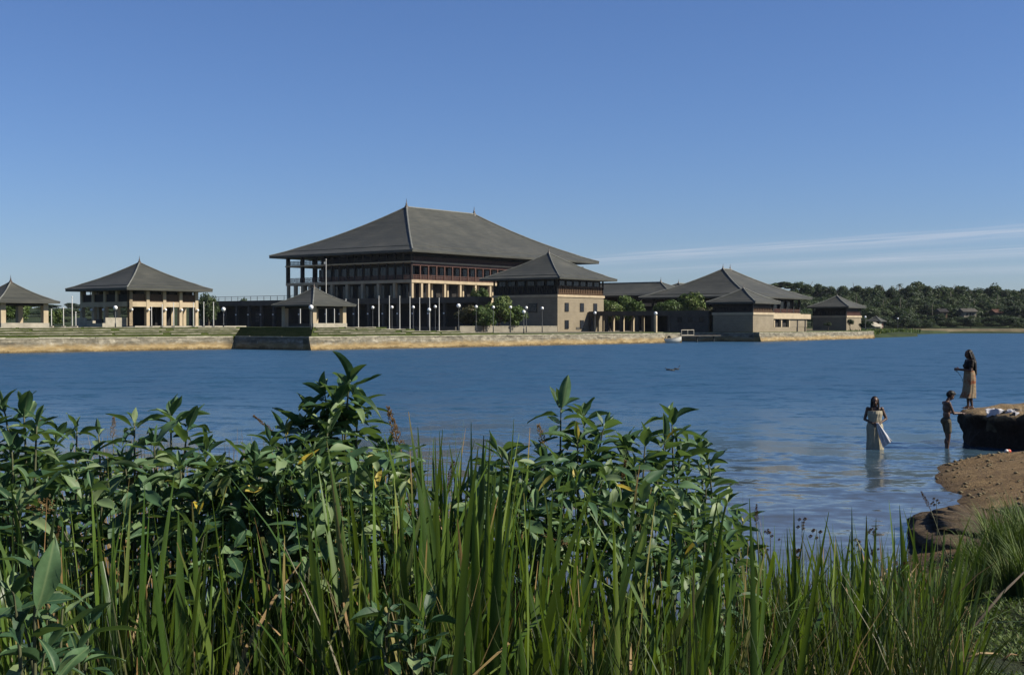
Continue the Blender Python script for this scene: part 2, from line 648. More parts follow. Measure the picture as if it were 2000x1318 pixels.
def mat_mud(name, dark=1.0):
    t = NT(name)
    n1 = t.noise(t.world(), 3.0, 7, 0.7)
    n2 = t.noise(t.world(), 16.0, 6, 0.7)
    f = t.math('ADD', t.math('MULTIPLY', n1, 0.5), t.math('MULTIPLY', n2, 0.5))
    g_ = t.n.new('ShaderNodeNewGeometry')
    sp = t.n.new('ShaderNodeSeparateXYZ')
    t.l.new(g_.outputs['Position'], sp.inputs[0])
    top = t.ramp(f, [(0.35, (0.16 * dark, 0.11 * dark, 0.06 * dark)), (0.52, (0.28 * dark, 0.20 * dark, 0.11 * dark)), (0.66, (0.42 * dark, 0.31 * dark, 0.18 * dark))])
    low = t.ramp(f, [(0.35, (0.025, 0.018, 0.013)), (0.55, (0.055, 0.04, 0.028)), (0.72, (0.10, 0.075, 0.05))])
    lv = t.math('ADD', sp.outputs[2], t.math('MULTIPLY', t.math('SUBTRACT', n1, 0.5), 0.5))
    t.base((0.1, 0.08, 0.05))
    return t, top, low, lv


M['lawn'] = mat_lawn()
M['soil'] = mat_soil()
t, top_, low_, lv_ = mat_mud('earth_ledge')
t.base(t.mix(t.ramp(lv_, [(0.66, (0, 0, 0)), (0.84, (1, 1, 1))]), low_, top_))  # damp earth of the face, darkened further to paint in its shade
t.rough(0.9, 0.2)
t.bump(t.noise(t.world(), 9.0, 6, 0.7), 1.0, 0.08)
M['ledge'] = t.m
t, top_, low_, lv_ = mat_mud('dark_earth_clod', 0.6)
t.base(t.mix(0.55, low_, top_))
t.rough(0.9, 0.2)
t.bump(t.noise(t.world(), 12.0, 6, 0.7), 1.0, 0.06)
M['clod'] = t.m
M['bank'] = plain('tan_bank_earth', (0.17, 0.14, 0.085), 0.9, 0.1, 0.35, 0.2)
M['farland'] = plain('far_scrub_ground', (0.035, 0.05, 0.018), 0.95, 0.1, 0.4, 0.08)
M['paving'] = plain('plaza_paving', (0.17, 0.155, 0.115), 0.9, 0.15, 0.25, 0.4)

GREENS = [(0.0, (0.030, 0.058, 0.012)), (0.35, (0.050, 0.090, 0.018)), (0.7, (0.080, 0.125, 0.026)), (1.0, (0.13, 0.16, 0.04))]
DARKG = [(0.0, (0.012, 0.026, 0.010)), (0.5, (0.024, 0.045, 0.015)), (1.0, (0.052, 0.074, 0.022))]
M['crown'] = mat_leaf('tree_foliage', GREENS, 0.6, 0.22, (0.09, 0.15, 0.02), spec=0.3)
M['fcrown'] = mat_leaf('far_tree_foliage', DARKG, 0.65, 0.2, (0.07, 0.12, 0.02), spec=0.3)
M['olive'] = mat_leaf('olive_foliage', [(0.0, (0.03, 0.035, 0.014)), (0.5, (0.05, 0.05, 0.02)), (1.0, (0.085, 0.07, 0.03))], 0.6, 0.2, (0.09, 0.11, 0.02), spec=0.3)
M['leaf'] = mat_leaf('broad_leaf', [(0.0, (0.024, 0.062, 0.030)), (0.45, (0.046, 0.102, 0.046)), (0.8, (0.095, 0.17, 0.072)), (0.99, (0.20, 0.26, 0.12)), (0.996, (0.42, 0.32, 0.04))],
                    0.52, 0.26, (0.15, 0.25, 0.05), vein=True, spec=0.28)
M['reed'] = mat_leaf('reed_blade', [(0.0, (0.022, 0.050, 0.008)), (0.4, (0.046, 0.092, 0.013)), (0.75, (0.090, 0.15, 0.022)), (0.93, (0.17, 0.22, 0.055)), (0.98, (0.26, 0.18, 0.08))],
                    0.42, 0.24, (0.16, 0.25, 0.02), spec=0.4, tips=True)
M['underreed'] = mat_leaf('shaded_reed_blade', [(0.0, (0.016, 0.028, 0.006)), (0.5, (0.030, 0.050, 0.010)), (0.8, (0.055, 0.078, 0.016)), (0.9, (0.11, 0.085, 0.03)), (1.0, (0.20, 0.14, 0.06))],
                         0.5, 0.12, (0.10, 0.15, 0.02), spec=0.35)  # reed colours darkened to paint in the shade between the clumps
M['dry'] = mat_leaf('dry_blade', [(0.0, (0.20, 0.12, 0.05)), (0.5, (0.30, 0.20, 0.09)), (1.0, (0.42, 0.31, 0.17))], 0.6, 0.15, (0.2, 0.12, 0.04), spec=0.3)
M['seed'] = mat_leaf('brown_seed_head', [(0.0, (0.085, 0.05, 0.02)), (0.5, (0.15, 0.09, 0.035)), (1.0, (0.21, 0.14, 0.06))], 0.8, 0.1, (0.1, 0.06, 0.02), spec=0.2)
M['stem'] = plain('green_brown_stem', (0.10, 0.105, 0.05), 0.6, 0.3, 0.4, 12.0)
M['turf'] = mat_leaf('low_turf', [(0.0, (0.028, 0.052, 0.010)), (0.6, (0.056, 0.095, 0.018)), (0.92, (0.11, 0.15, 0.03)), (1.0, (0.20, 0.15, 0.07))], 0.75, 0.2, (0.1, 0.16, 0.02), spec=0.3)
M['skin'] = plain('brown_skin', (0.105, 0.055, 0.034), 0.5, 0.4, 0.12, 8.0)
M['hair'] = plain('black_hair', (0.008, 0.007, 0.006), 0.6, 0.25, 0.3, 30.0)
M['eye'] = plain('dark_eye', (0.012, 0.01, 0.01), 0.2, 0.5, 0.1)
M['cloth'] = plain('pale_wet_cloth', (0.36, 0.32, 0.23), 0.8, 0.2, 0.22, 9.0)
M['washing'] = plain('white_washing', (0.60, 0.59, 0.61), 0.85, 0.2, 0.1, 8.0)
M['blouse'] = plain('dark_blouse', (0.022, 0.018, 0.016), 0.8, 0.2, 0.3, 12.0)
M['shorts'] = plain('faded_shorts', (0.10, 0.085, 0.055), 0.85, 0.2, 0.35, 9.0)
tt = NT('patterned_skirt')
n_ = tt.noise(tt.coords('Object'), 9.0, 3, 0.6)
tt.base(tt.ramp(n_, [(0.36, (0.24, 0.075, 0.03)), (0.46, (0.29, 0.20, 0.12)), (0.6, (0.32, 0.26, 0.165)), (0.7, (0.22, 0.11, 0.045))]))
tt.rough(0.85, 0.2)
M['skirt'] = tt.m
M['red'] = plain('red_plastic', (0.55, 0.06, 0.02), 0.5, 0.4, 0.1)
M['rooftile'] = plain('red_clay_tile', (0.10, 0.045, 0.03), 0.85, 0.2, 0.35, 0.5)
M['brownmetal'] = plain('outboard_black', (0.02, 0.02, 0.022), 0.35, 0.5)
M['hull'] = plain('boat_gelcoat', (0.78, 0.75, 0.66), 0.3, 0.5, 0.06)
M['feather'] = plain('dark_feather', (0.02, 0.018, 0.016), 0.6, 0.3, 0.3, 20.0)

# ------------------------------------------------------------------ setting: lake, far land, island, near bank
MB().add([(-4000, -300, 0), (4000, -300, 0), (4000, 520, 0), (-4000, 520, 0)], [(0, 1, 2, 3)]).build('lake_water', M['water'])
structure(bpy.data.objects['lake_water'])


def far_z(x, y):
    d = y - 470
    z = min(1.3, max(-1.0, d * 0.16)) + max(0, min(d - 14, 240)) * 0.048
    return z + (noise.noise((x * 0.008, y * 0.008, 3)) * 2.0 if d > 30 else 0)


m_ = MB()
xs = [-4000, -1500, -700] + list(range(-400, 620, 15)) + [900, 1600, 4000]
ys = [462, 470, 474, 478, 484, 492, 505, 520, 540, 565, 590, 620, 660, 710, 780, 900, 1400, 2600, 6000]
for y in ys:
    for x in xs:
        yy = y + (4 * noise.noise((x * 0.02, 0, 0)) if y < 500 else 0)
        m_.v.append((x, yy, far_z(x, yy) if y < 1500 else 14.0))
nx = len(xs)
for j in range(len(ys) - 1):
    for i in range(nx - 1):
        m_.f.append((j * nx + i, j * nx + i + 1, (j + 1) * nx + i + 1, (j + 1) * nx + i))
farland = m_.build('far_shore_ground', M['farland'], smooth=True)
structure(farland)
# tan strip of bare bank along the far waterline
m_ = MB()
bx = list(range(-300, 620, 12))
for x in bx:
    w = 4 * noise.noise((x * 0.02, 0, 0))
    h = 0.5 + 0.25 * noise.noise((x * 0.05, 2, 0))
    m_.v += [(x, 471 + w, 0.05), (x, 473 + w, 0.62 + h * 0.3), (x, 474.2 + w, 1.35 + h * 0.4), (x, 480 + w, 1.5 + h * 0.4), (x, 481 + w, 0.4)]
for i in range(len(bx) - 1):
    for k in range(4):
        m_.f.append((i * 5 + k, (i + 1) * 5 + k, (i + 1) * 5 + k + 1, i * 5 + k + 1))
structure(m_.build('far_bank_path', M['bank']))

# the island the buildings stand on
isl = [(-110, 13.9), (0.1, 13.9), (0.1, 0.1), (86, 0.1), (86, 14), (103.7, 14), (103.7, -6.1), (172, 0.6), (178, 8), (185, 30), (185, 210), (-110, 210)]
m_ = MB().prism([W(a, b).xy for a, b in isl], -2.0, 1.72)
structure(m_.build('island_ground', M['lawn']))
m_ = MB().prism([W(a, b).xy for a, b in [(30, 18), (84, 6), (84, 16), (104.5, 16), (104.5, 5), (180, 12), (182, 120), (30, 160)]], 1.6, 1.724)
structure(m_.build('plaza_pavement', M['paving']))

# headland with rough grass past the last pavilion
hd = [(77, 292), (83, 299), (92, 314), (101, 328), (107, 339), (111, 350), (118, 392), (135, 425), (160, 468), (100, 476), (50, 420), (60, 330)]
m_ = MB()
n_h = len(hd)
cxh, cyh = sum(p[0] for p in hd) / n_h, sum(p[1] for p in hd) / n_h
for sc_, z_ in ((1.02, -0.6), (1.0, 0.1), (0.985, 0.55), (0.93, 0.9), (0.6, 1.3)):
    m_.v += [(cxh + (x - cxh) * sc_, cyh + (y - cyh) * sc_, z_) for x, y in hd]
m_.v.append((cxh, cyh, 1.5))
for k in range(4):
    for i in range(n_h):
        m_.f.append((k * n_h + i, k * n_h + (i + 1) % n_h, (k + 1) * n_h + (i + 1) % n_h, (k + 1) * n_h + i))
for i in range(n_h):
    m_.f.append((4 * n_h + i, 4 * n_h + (i + 1) % n_h, 5 * n_h))
structure(m_.build('headland_ground', M['farland'], smooth=True))

# near bank: one sheet shaped by the distance to the shoreline
SHORE = [(-60, 10), (-9, 10), (-4, 10), (0, 10.8), (2.5, 12.6), (4.0, 14.6), (4.9, 16), (5.5, 17.2), (5.9, 18.5), (6.4, 19.8), (7.3, 20.9), (7.85, 22.4), (7.95, 23.6),
         (8.1, 24.6), (8.6, 26.0), (9.3, 27.8), (10.2, 28.7), (11.2, 29.3), (12.3, 30.3), (13.8, 31.3), (16, 33), (22, 35), (60, 48)]


def shore_dist(X, Y):
    X, Y = np.asarray(X, float), np.asarray(Y, float)
    best = np.full(X.shape, 1e9)
    for (x0, y0), (x1, y1) in zip(SHORE[:-1], SHORE[1:]):
        dx, dy = x1 - x0, y1 - y0
        tt_ = np.clip(((X - x0) * dx + (Y - y0) * dy) / (dx * dx + dy * dy), 0, 1)
        best = np.minimum(best, np.hypot(X - x0 - tt_ * dx, Y - y0 - tt_ * dy))
    poly = SHORE + [(60, -60), (-60, -60)]
    ins = np.zeros(X.shape, bool)
    for (x0, y0), (x1, y1) in zip(poly, poly[1:] + poly[:1]):
        if y0 == y1:
            continue
        c = ((y0 > Y) != (y1 > Y)) & (X < (x1 - x0) * (Y - y0) / (y1 - y0) + x0)
        ins ^= c
    return np.where(ins, best, -best)


def bank_z(X, Y):
    d = shore_dist(X, Y)
    return np.where(d > 0, 1.45 * (1 - np.exp(-np.maximum(d, 0) / 6.5)), -0.25 * np.abs(d) ** 0.85)


gx, gy = np.arange(-26, 40.01, 0.3), np.arange(-8, 50.01, 0.3)
GX, GY = np.meshgrid(gx, gy)
GZ = bank_z(GX, GY)
D_ = shore_dist(GX, GY)
nzv = np.array([noise.fractal((x * 0.9, y * 0.9, 0), 0.8, 2.1, 4) for x, y in zip(GX.ravel(), GY.ravel())]).reshape(GX.shape)
GZ += nzv * np.clip(0.05 + 0.03 * D_, 0.02, 0.11)
# plants cover the bank except the trodden beach by the ledge
veg = np.clip((20.5 - GY + 0.2 * GX) / 6 + 0.1, 0, 1) * np.clip((D_ - 0.3) / 0.8, 0, 1)
nxg = len(gx)
idx = np.arange(len(gx) * len(gy)).reshape(GX.shape)
fq = np.stack([idx[:-1, :-1], idx[:-1, 1:], idx[1:, 1:], idx[1:, :-1]], -1).reshape(-1, 4)
bank = link('bank_ground', np_mesh('bank_ground', np.stack([GX, GY, GZ], -1).reshape(-1, 3), fq, M['soil'], veg.ravel(), True))
structure(bank)


def ground(x, y):
    i = min(max((x + 26) / 0.3, 0), len(gx) - 1.001)
    j = min(max((y + 8) / 0.3, 0), len(gy) - 1.001)
    i0, j0 = int(i), int(j)
    fi, fj = i - i0, j - j0
    return float(GZ[j0, i0] * (1 - fi) * (1 - fj) + GZ[j0, i0 + 1] * fi * (1 - fj) + GZ[j0 + 1, i0] * (1 - fi) * fj + GZ[j0 + 1, i0 + 1] * fi * fj)


# ------------------------------------------------------------------ retaining walls and terrace tiers
def retaining(name, a0, b0, a1, b1, label, z1=1.62, thick=0.9, group='masonry walls round the island'):
    """battered masonry wall from (a0,b0) to (a1,b1); the outer face is on the right-hand side going a0->a1"""
    p0, p1 = W(a0, b0), W(a1, b1)
    d = (p1 - p0)
    L = d.length
    o = thing('retaining_wall', label, 'retaining wall', (p0.x, p0.y, 0), math.atan2(d.y, d.x), group)
    n = max(2, int(L / 2.0))
    m = MB()
    for i in range(n + 1):
        x = L * i / n
        for z, y in ((-1.2, -0.55), (0.0, -0.42), (0.5, -0.33), (1.0, -0.2), (z1 - 0.12, -0.06)):
            j = noise.noise((x * 0.7 + a0, z * 2.0, b0)) * 0.09
            m.v.append((x, y + j, z))
        m.v += [(x, thick, z1 - 0.12), (x, thick, -1.2)]
    for i in range(n):
        for k in range(6):
            q = i * 7 + k
            m.f.append((q, q + 7, q + 8, q + 1))
    m.f += [tuple(range(7))[::-1], tuple(n * 7 + k for k in range(7))]
    m.build('wall_face', M['masonry'], o, True)
    # coping in separate weathered lengths
    x = 0.0
    i = 0
    while x < L - 0.2:
        w = min(rnd.uniform(2.6, 4.6), L - x)
        dz = rnd.uniform(-0.03, 0.03)
        MB().box(x + 0.02, -0.12 + rnd.uniform(-0.03, 0.03), z1 - 0.118, x + w - 0.02, thick * 0.6, z1 + 0.02 + dz).build('coping_stone', M['coping'], o)
        x += w
    return o


retaining('retaining_wall', -112, 13.8, -0.5, 13.8, 'pale lakeside masonry wall below the two open pavilions with rust waterline')
retaining('retaining_wall', -0.0, 14.4, 0.0, 0.45, 'short dark shaded return of the masonry wall below the small kiosk')
retaining('retaining_wall', -0.45, 0.0, 86, 0.0, 'long sunlit lakeside masonry wall running from kiosk corner to the motorboat')
retaining('retaining_wall', 86.3, 14, 104, 14, 'rear masonry wall of the little boat dock')
retaining('retaining_wall', 103.6, 14, 103.6, -5.6, 'dark shaded masonry wall under the small square pavilion by the dock')
retaining('retaining_wall', 103.2, -6.2, 172, 0.5, 'weedy sunlit masonry wall at the far end below the flat roofed annexe')

TIERS = []
for k in range(4):
    o_ = 0.7 + 1.35 * k
    aR = (37, 30, 22, 18)[k]
    z0_, z1_ = 1.70, 1.72 + 0.255 * (k + 1)
    poly = [(-112, 13.8 + o_), (o_, 13.8 + o_), (o_, o_), (aR, o_), (aR, 17), (30, 60), (-112, 90)]
    TIERS.append((poly, z1_))
    m_ = MB().prism([W(a, b).xy for a, b in poly], z0_, z1_)
    tier = structure(m_.build('terrace_step', M['lawn']))
    # edge stones: long irregular lengths along the lake sides of the step
    for (a0, b0, a1, b1) in ((-112, 13.8 + o_, o_ + 0.05, 13.8 + o_), (o_, o_ - 0.05, aR, o_)):
        p0, p1 = W(a0, b0), W(a1, b1)
        d = p1 - p0
        L = d.length
        me_len = 5.5
        x = rnd.uniform(0, 1.5)
        while x < L - 1:
            w = min(rnd.uniform(3.5, 8.0), L - x)
            h = rnd.uniform(0.01, 0.05)
            mm = MB()
            seg = 5
            for i in range(seg + 1):
                xx = w * i / seg
                j0_, j1_ = rnd.uniform(-0.025, 0.025), rnd.uniform(-0.03, 0.03)
                mm.v += [(xx, -0.07 + j0_, -h - 0.03), (xx, -0.08 + j0_, 0.015 + j1_), (xx, 0.22, 0.02 + j1_), (xx, 0.22, -h)]
            for i in range(seg):
                for c in range(4):
                    mm.f.append((i * 4 + c, (i + 1) * 4 + c, (i + 1) * 4 + (c + 1) % 4, i * 4 + (c + 1) % 4))
            mm.f += [(0, 1, 2, 3), (seg * 4 + 3, seg * 4 + 2, seg * 4 + 1, seg * 4)]
            e = mm.build('edge_stone', M['coping'], tier)
            q = p0 + d.normalized() * x
            e.location = (q.x, q.y, z1_)
            e.rotation_euler = (0, 0, math.atan2(d.y, d.x))
            x += w + rnd.choice([0.05, 0.05, 0.4, 1.2])
TER = 1.72 + 0.255 * 4


def island_z(x, y):
    """top of the lawn or of the highest grassy step at a world point on the island"""
    d = Vector((x, y, 0)) - O
    a, b = d.dot(U), d.dot(V)
    z = Z0 if 'Z0' in globals() else 1.72
    for poly, zt in TIERS:
        ins = False
        for (xa, ya), (xb, yb) in zip(poly, poly[1:] + poly[:1]):
            if (ya > b) != (yb > b) and a < (xb - xa) * (b - ya) / (yb - ya) + xa:
                ins = not ins
        if ins:
            z = max(z, zt)
    return z


# ------------------------------------------------------------------ building kit
def hip_roof(parent, wu, wv, ze, zr, ridge=None, thick=0.35, fin=1.0, capr=0.13, sag=0.34, name='roof'):
    """concave hipped roof over [0,wu]x[0,wv]; ridge along the longer side"""
    ru, rv = (max(0.02, (wu - wv) / 2), 0.02) if wu >= wv else (0.02, max(0.02, (wv - wu) / 2))
    if ridge:
        ru, rv = ridge
    cx, cy, hu, hv = wu / 2, wv / 2, wu / 2, wv / 2
    ts = [0, 0.04, 0.085, 0.13, 0.1301, 0.22, 0.34, 0.46, 0.58, 0.7, 0.82, 0.92, 1.0]

    def ring(t):
        return hu * (1 - t) + ru * t, hv * (1 - t) + rv * t

    def zf(t):
        z = ze + (zr - ze) * ((1 - sag) * t + sag * t * t)
        return z + (0.10 if t > 0.1300 else 0.0) * min(1, (zr - ze) / 5)
    m = MB()
    m.v += [(cx + sx * (hu - 0.8), cy + sy * (hv - 0.8), ze - thick - 0.02) for sx, sy in ((-1, -1), (1, -1), (1, 1), (-1, 1))]
    m.v += [(cx + sx * hu, cy + sy * hv, ze - thick) for sx, sy in ((-1, -1), (1, -1), (1, 1), (-1, 1))]
    for t in ts:
        a, b_ = ring(t)
        m.v += [(cx + sx * a, cy + sy * b_, zf(t)) for sx, sy in ((-1, -1), (1, -1), (1, 1), (-1, 1))]
    for k in range(len(ts) + 1):
        for i in range(4):
            m.f.append((k * 4 + i, k * 4 + (i + 1) % 4, (k + 1) * 4 + (i + 1) % 4, (k + 1) * 4 + i))
    n = len(m.v)
    m.f += [(3, 2, 1, 0), (n - 4, n - 3, n - 2, n - 1)]
    rf = m.build(name, M['roof'], parent)
    for sx, sy in ((-1, -1), (1, -1), (1, 1), (-1, 1)):
        pts = [(cx + sx * (ring(t)[0] + 0.02), cy + sy * (ring(t)[1] + 0.02), zf(t) + capr * 0.35) for t in ts if t != 0.1301]
        MB().tube(pts, capr, 6).build('hip_cap', M['hip'], rf)
    if max(ru, rv) > 0.5:
        MB().tube([(cx - ru, cy - rv, zf(1) + capr * 0.4), (cx + ru, cy + rv, zf(1) + capr * 0.4)], capr * 1.2, 6).build('ridge_cap', M['hip'], rf)
    ends = [(cx - ru, cy - rv), (cx + ru, cy + rv)] if max(ru, rv) > 0.5 else [(cx, cy)]
    for ex, ey in ends:
        s = fin
        MB().tube([(ex, ey, zf(1) - 0.3 * s), (ex, ey, zf(1) + 0.12 * s), (ex, ey, zf(1) + 0.42 * s), (ex, ey, zf(1) + 0.5 * s), (ex, ey, zf(1) + 0.8 * s), (ex, ey, zf(1) + 1.35 * s)],
                  [0.42 * s, 0.32 * s, 0.12 * s, 0.16 * s, 0.06 * s, 0.02 * s], 8).build('finial', M['finial'], rf)
    return rf


_cache = {}


def boxmesh(name, sx, sy, sz, mat, bev=0.0):
    k = (name, round(sx, 3), round(sy, 3), round(sz, 3), mat)
    if k not in _cache:
        _cache[k] = MB().box(-sx / 2, -sy / 2, 0, sx / 2, sy / 2, sz).mesh(name, M[mat])
    return _cache[k]


def put(name, parent, sx, sy, sz, mat, loc, label=None):
    """one box-shaped building piece of its own, sharing its mesh with alike pieces"""
    return link(name, boxmesh(name, sx, sy, sz, mat), parent, loc, label=label)


def building(name, label, cat, a, b, z0, group=None):
    p = W(a, b, z0)
    return thing(name, label, cat, p, TH, group)


def window(parent, side, c, w, h, z, off, lights=2, frame='timber', depth=0.12):
    """framed window on the x=off ('L', shaded) or y=off ('R', sunlit) face, centred at c along the wall"""
    if side == 'R':
        f = put('window', parent, w + 0.16, depth, h + 0.16, frame, (c, off - depth / 2 + 0.02, z - 0.08))
        for i in range(lights):
            pw = w / lights - 0.06
            put('pane', f, pw, 0.04, h - 0.04, 'glass', (-w / 2 + (i + 0.5) * w / lights, -depth / 2 - 0.004, 0.10))
    else:
        f = put('window', parent, depth, w + 0.16, h + 0.16, frame, (off - depth / 2 + 0.02, c, z - 0.08))
        for i in range(lights):
            pw = w / lights - 0.06
            put('pane', f, 0.04, pw, h - 0.04, 'glass', (-depth / 2 - 0.004, -w / 2 + (i + 0.5) * w / lights, 0.10))
    return f


def baluster_rail(parent, side, s0, s1, z, h, off, mat='redwood', step=0.42):
    """balustrade of rails and bars along one face"""
    m = MB()
    L = s1 - s0
    n = max(2, int(L / step))

    def bx(a0, a1, z0, z1, t):
        if side == 'R':
            m.box(a0, off - t / 2, z0, a1, off + t / 2, z1)
        else:
            m.box(off - t / 2, a0, z0, off + t / 2, a1, z1)
    bx(s0, s1, z + h - 0.12, z + h, 0.14)
    bx(s0, s1, z + 0.06, z + 0.2, 0.12)
    bx(s0, s1, z + h * 0.5, z + h * 0.5 + 0.1, 0.10)
    for i in range(n + 1):
        c = s0 + L * i / n
        bx(c - 0.085, c + 0.085, z + 0.2, z + h - 0.12, 0.06)
    return m.build('balustrade', M[mat], parent)


# ------------------------------------------------------------------ the great roofed hall
Z0 = 1.72
hall = building('assembly_hall', 'great dark hipped roof hall of three galleried storeys rising behind the colonnade', 'building', 94.1, 69.7, Z0)
WU, WV, OV = 70.0, 45.0, 2.8
rz = lambda z: z - Z0
hip_roof(hall, WU, WV, rz(19.0), rz(30.6), fin=1.5, capr=0.2, thick=0.5)
x0, y0, x1, y1 = OV, OV, WU - OV, WV - OV
PORCH = 8.4                                   # the far left bays are an open corner porch with sky behind
# inner block (glass, and timber darkened to stand in for gallery shade)
MB().box(x0 + 3.0, y0 + 2.2, 0, x1 - 3.0, y1 - PORCH, rz(18.9)).build('inner_wall', M['timber'], hall)
MB().box(x0 + 13.0, y1 - PORCH + 0.01, 0, x1 - 3.0, y1 - 2.0, rz(18.9)).build('rear_wall', M['timber'], hall)
# floor slabs with cream edges
for zt, th_, mt_, pr in ((8.7, 0.5, 'cream', 0.0), (12.75, 0.62, 'cream', 0.12), (16.75, 0.32, 'cream', 0.22)):
    MB().box(x0 - pr, y0 - pr, rz(zt - th_), x1 + pr, y1 + pr, rz(zt)).build('floor_slab', M[mt_], hall)
nb_r, nb_l = 12, 8
pr_, pl_ = (x1 - x0) / nb_r, (y1 - y0) / nb_l
# lower gallery: cream columns, one inner row
for i in range(nb_r + 1):
    c = x0 + 0.35 + (x1 - x0 - 0.7) * i / nb_r
    put('column', hall, 0.6, 0.6, 12.13 - Z0, 'cream', (c, y0 + 0.32, 0))
    put('column', hall, 0.45, 0.45, 3.6, 'cream', (min(c + pr_ / 2, x1 - 1), y0 + 1.75, rz(8.7)))
    put('column', hall, 0.6, 0.6, 12.13 - Z0, 'cream', (c, y1 - 0.32, 0))
put('column', hall, 0.6, 0.6, 12.13 - Z0, 'cream', (x0 + 0.35 + 3.0, y0 + 0.32, 0))
for i in range(1, nb_l * 2):
    c = y0 + 0.35 + (y1 - y0 - 0.7) * i / (nb_l * 2)
    if i % 2 == 0 or i > 12:
        put('column', hall, 0.7, 0.7, 12.13 - Z0, 'cream', (x0 + 0.37, c, 0))
    put('column', hall, 0.6, 0.6, 12.13 - Z0, 'cream', (x1 - 0.32, c, 0))
# middle gallery: red-brown posts at half bays with balustrades and glazed doors behind
for i in range(nb_r * 2 + 1):
    c = x0 + 0.15 + (x1 - x0 - 0.3) * i / (nb_r * 2)
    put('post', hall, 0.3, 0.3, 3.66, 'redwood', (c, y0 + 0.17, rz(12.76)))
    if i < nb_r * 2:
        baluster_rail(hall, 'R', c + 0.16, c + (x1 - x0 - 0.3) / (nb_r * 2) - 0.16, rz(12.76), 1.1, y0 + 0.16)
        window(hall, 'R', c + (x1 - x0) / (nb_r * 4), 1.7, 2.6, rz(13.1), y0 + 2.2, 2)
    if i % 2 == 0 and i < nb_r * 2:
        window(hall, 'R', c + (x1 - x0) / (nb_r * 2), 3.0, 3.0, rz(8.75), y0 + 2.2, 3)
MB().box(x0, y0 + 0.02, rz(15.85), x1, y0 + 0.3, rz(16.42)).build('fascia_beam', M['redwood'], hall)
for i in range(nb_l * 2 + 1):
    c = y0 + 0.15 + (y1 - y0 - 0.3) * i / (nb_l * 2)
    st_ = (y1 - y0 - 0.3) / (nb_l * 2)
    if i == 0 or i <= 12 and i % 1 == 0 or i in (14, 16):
        put('post', hall, 0.3 if i <= 12 else 0.7, 0.3 if i <= 12 else 0.7, 3.66, 'timber', (x0 + 0.19 + (0.18 if i > 12 else 0), c, rz(12.76)))  # left face posts repeat the red-brown ones in near-black, shade painted in
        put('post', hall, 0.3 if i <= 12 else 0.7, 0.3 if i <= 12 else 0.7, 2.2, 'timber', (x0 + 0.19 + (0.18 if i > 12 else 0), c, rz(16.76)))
    if i < nb_l * 2:
        baluster_rail(hall, 'L', c + 0.16, c + st_ - 0.16, rz(12.76), 1.1, x0 + 0.16, 'redwood')
        if i <= 12:
            window(hall, 'L', c + st_ / 2, 1.6, 2.6, rz(13.1), x0 + 3.0, 2)
    if i % 2 == 0 and i <= 10:
        window(hall, 'L', c + st_, 3.2, 3.0, rz(8.75), x0 + 3.0, 4)
# porch corner posts at the back so the open bays read as a frame
for z_, h_ in ((8.71, 3.42), (12.76, 3.66), (16.76, 2.2)):
    put('post', hall, 0.7, 0.7, h_, 'timber', (x0 + 8.5, y1 - 0.4, rz(z_)))
# top storey balustrade; the left side's darker timber paints in its shade
for i in range(nb_r):
    baluster_rail(hall, 'R', x0 + pr_ * i + 0.02, x0 + pr_ * (i + 1) - 0.02, rz(16.76), 1.0, y0 + 0.1)
for i in range(nb_l):
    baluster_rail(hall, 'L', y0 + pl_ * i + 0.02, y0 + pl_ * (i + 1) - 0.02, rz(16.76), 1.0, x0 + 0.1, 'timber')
baluster_rail(hall, 'R', x1 - 7, x1, rz(16.76), 1.0, y0 + 0.24)

# ------------------------------------------------------------------ long dark colonnade below the hall
cz = lambda z: z - Z0
colo = building('colonnade', 'long low dark flat roofed colonnade in front of the great hall', 'building', 92.0, 50.0, Z0)
LC = 92.0
MB().box(0.0, 0, cz(7.55), 4.2, LC, cz(8.72)).build('roof_slab', M['concrete'], colo)
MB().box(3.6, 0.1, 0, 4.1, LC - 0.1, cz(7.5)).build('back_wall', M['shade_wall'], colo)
MB().box(-0.3, 0.0, 0, 0.25, LC, 0.75).build('base_kerb', M['concrete'], colo)
for i in range(22):
    put('column', colo, 0.6, 0.6, cz(7.53) - 0.76, 'concrete', (0.42, 0.5 + i * 4.33, 0.76))
    put('ceiling_beam', colo, 2.6, 0.3, 0.5, 'concrete', (2.25, 0.5 + i * 4.33, cz(7.03)))
for i in range(21):
    put('wall_lamp', colo, 0.24, 0.24, 0.3, 'globe', (0.05, 0.5 + i * 4.33, cz(5.3)))
r_ = MB()
for i in range(22):
    y = 41.5 + i * 2.3
    r_.box(0.25, y - 0.04, cz(8.73), 0.33, y + 0.04, cz(9.72))
r_.box(0.24, 41.4, cz(9.66), 0.34, 90, cz(9.76))
r_.box(0.26, 41.4, cz(9.2), 0.32, 90, cz(9.25))
r_.build('railing', M['post'], colo)
# small painted crest panels hung between the columns: pale square motifs on a dark board
for yy in (72.5, 93.0 - 4):
    pn = put('panel', colo, 0.06, 1.3, 2.6, 'timber', (0.05, yy - 6, cz(3.6)))
    for r0 in range(3):
        for c0 in range(2):
            put('motif', pn, 0.02, 0.34, 0.34, 'concrete', (-0.042, -0.3 + 0.6 * c0, 0.3 + 0.75 * r0))


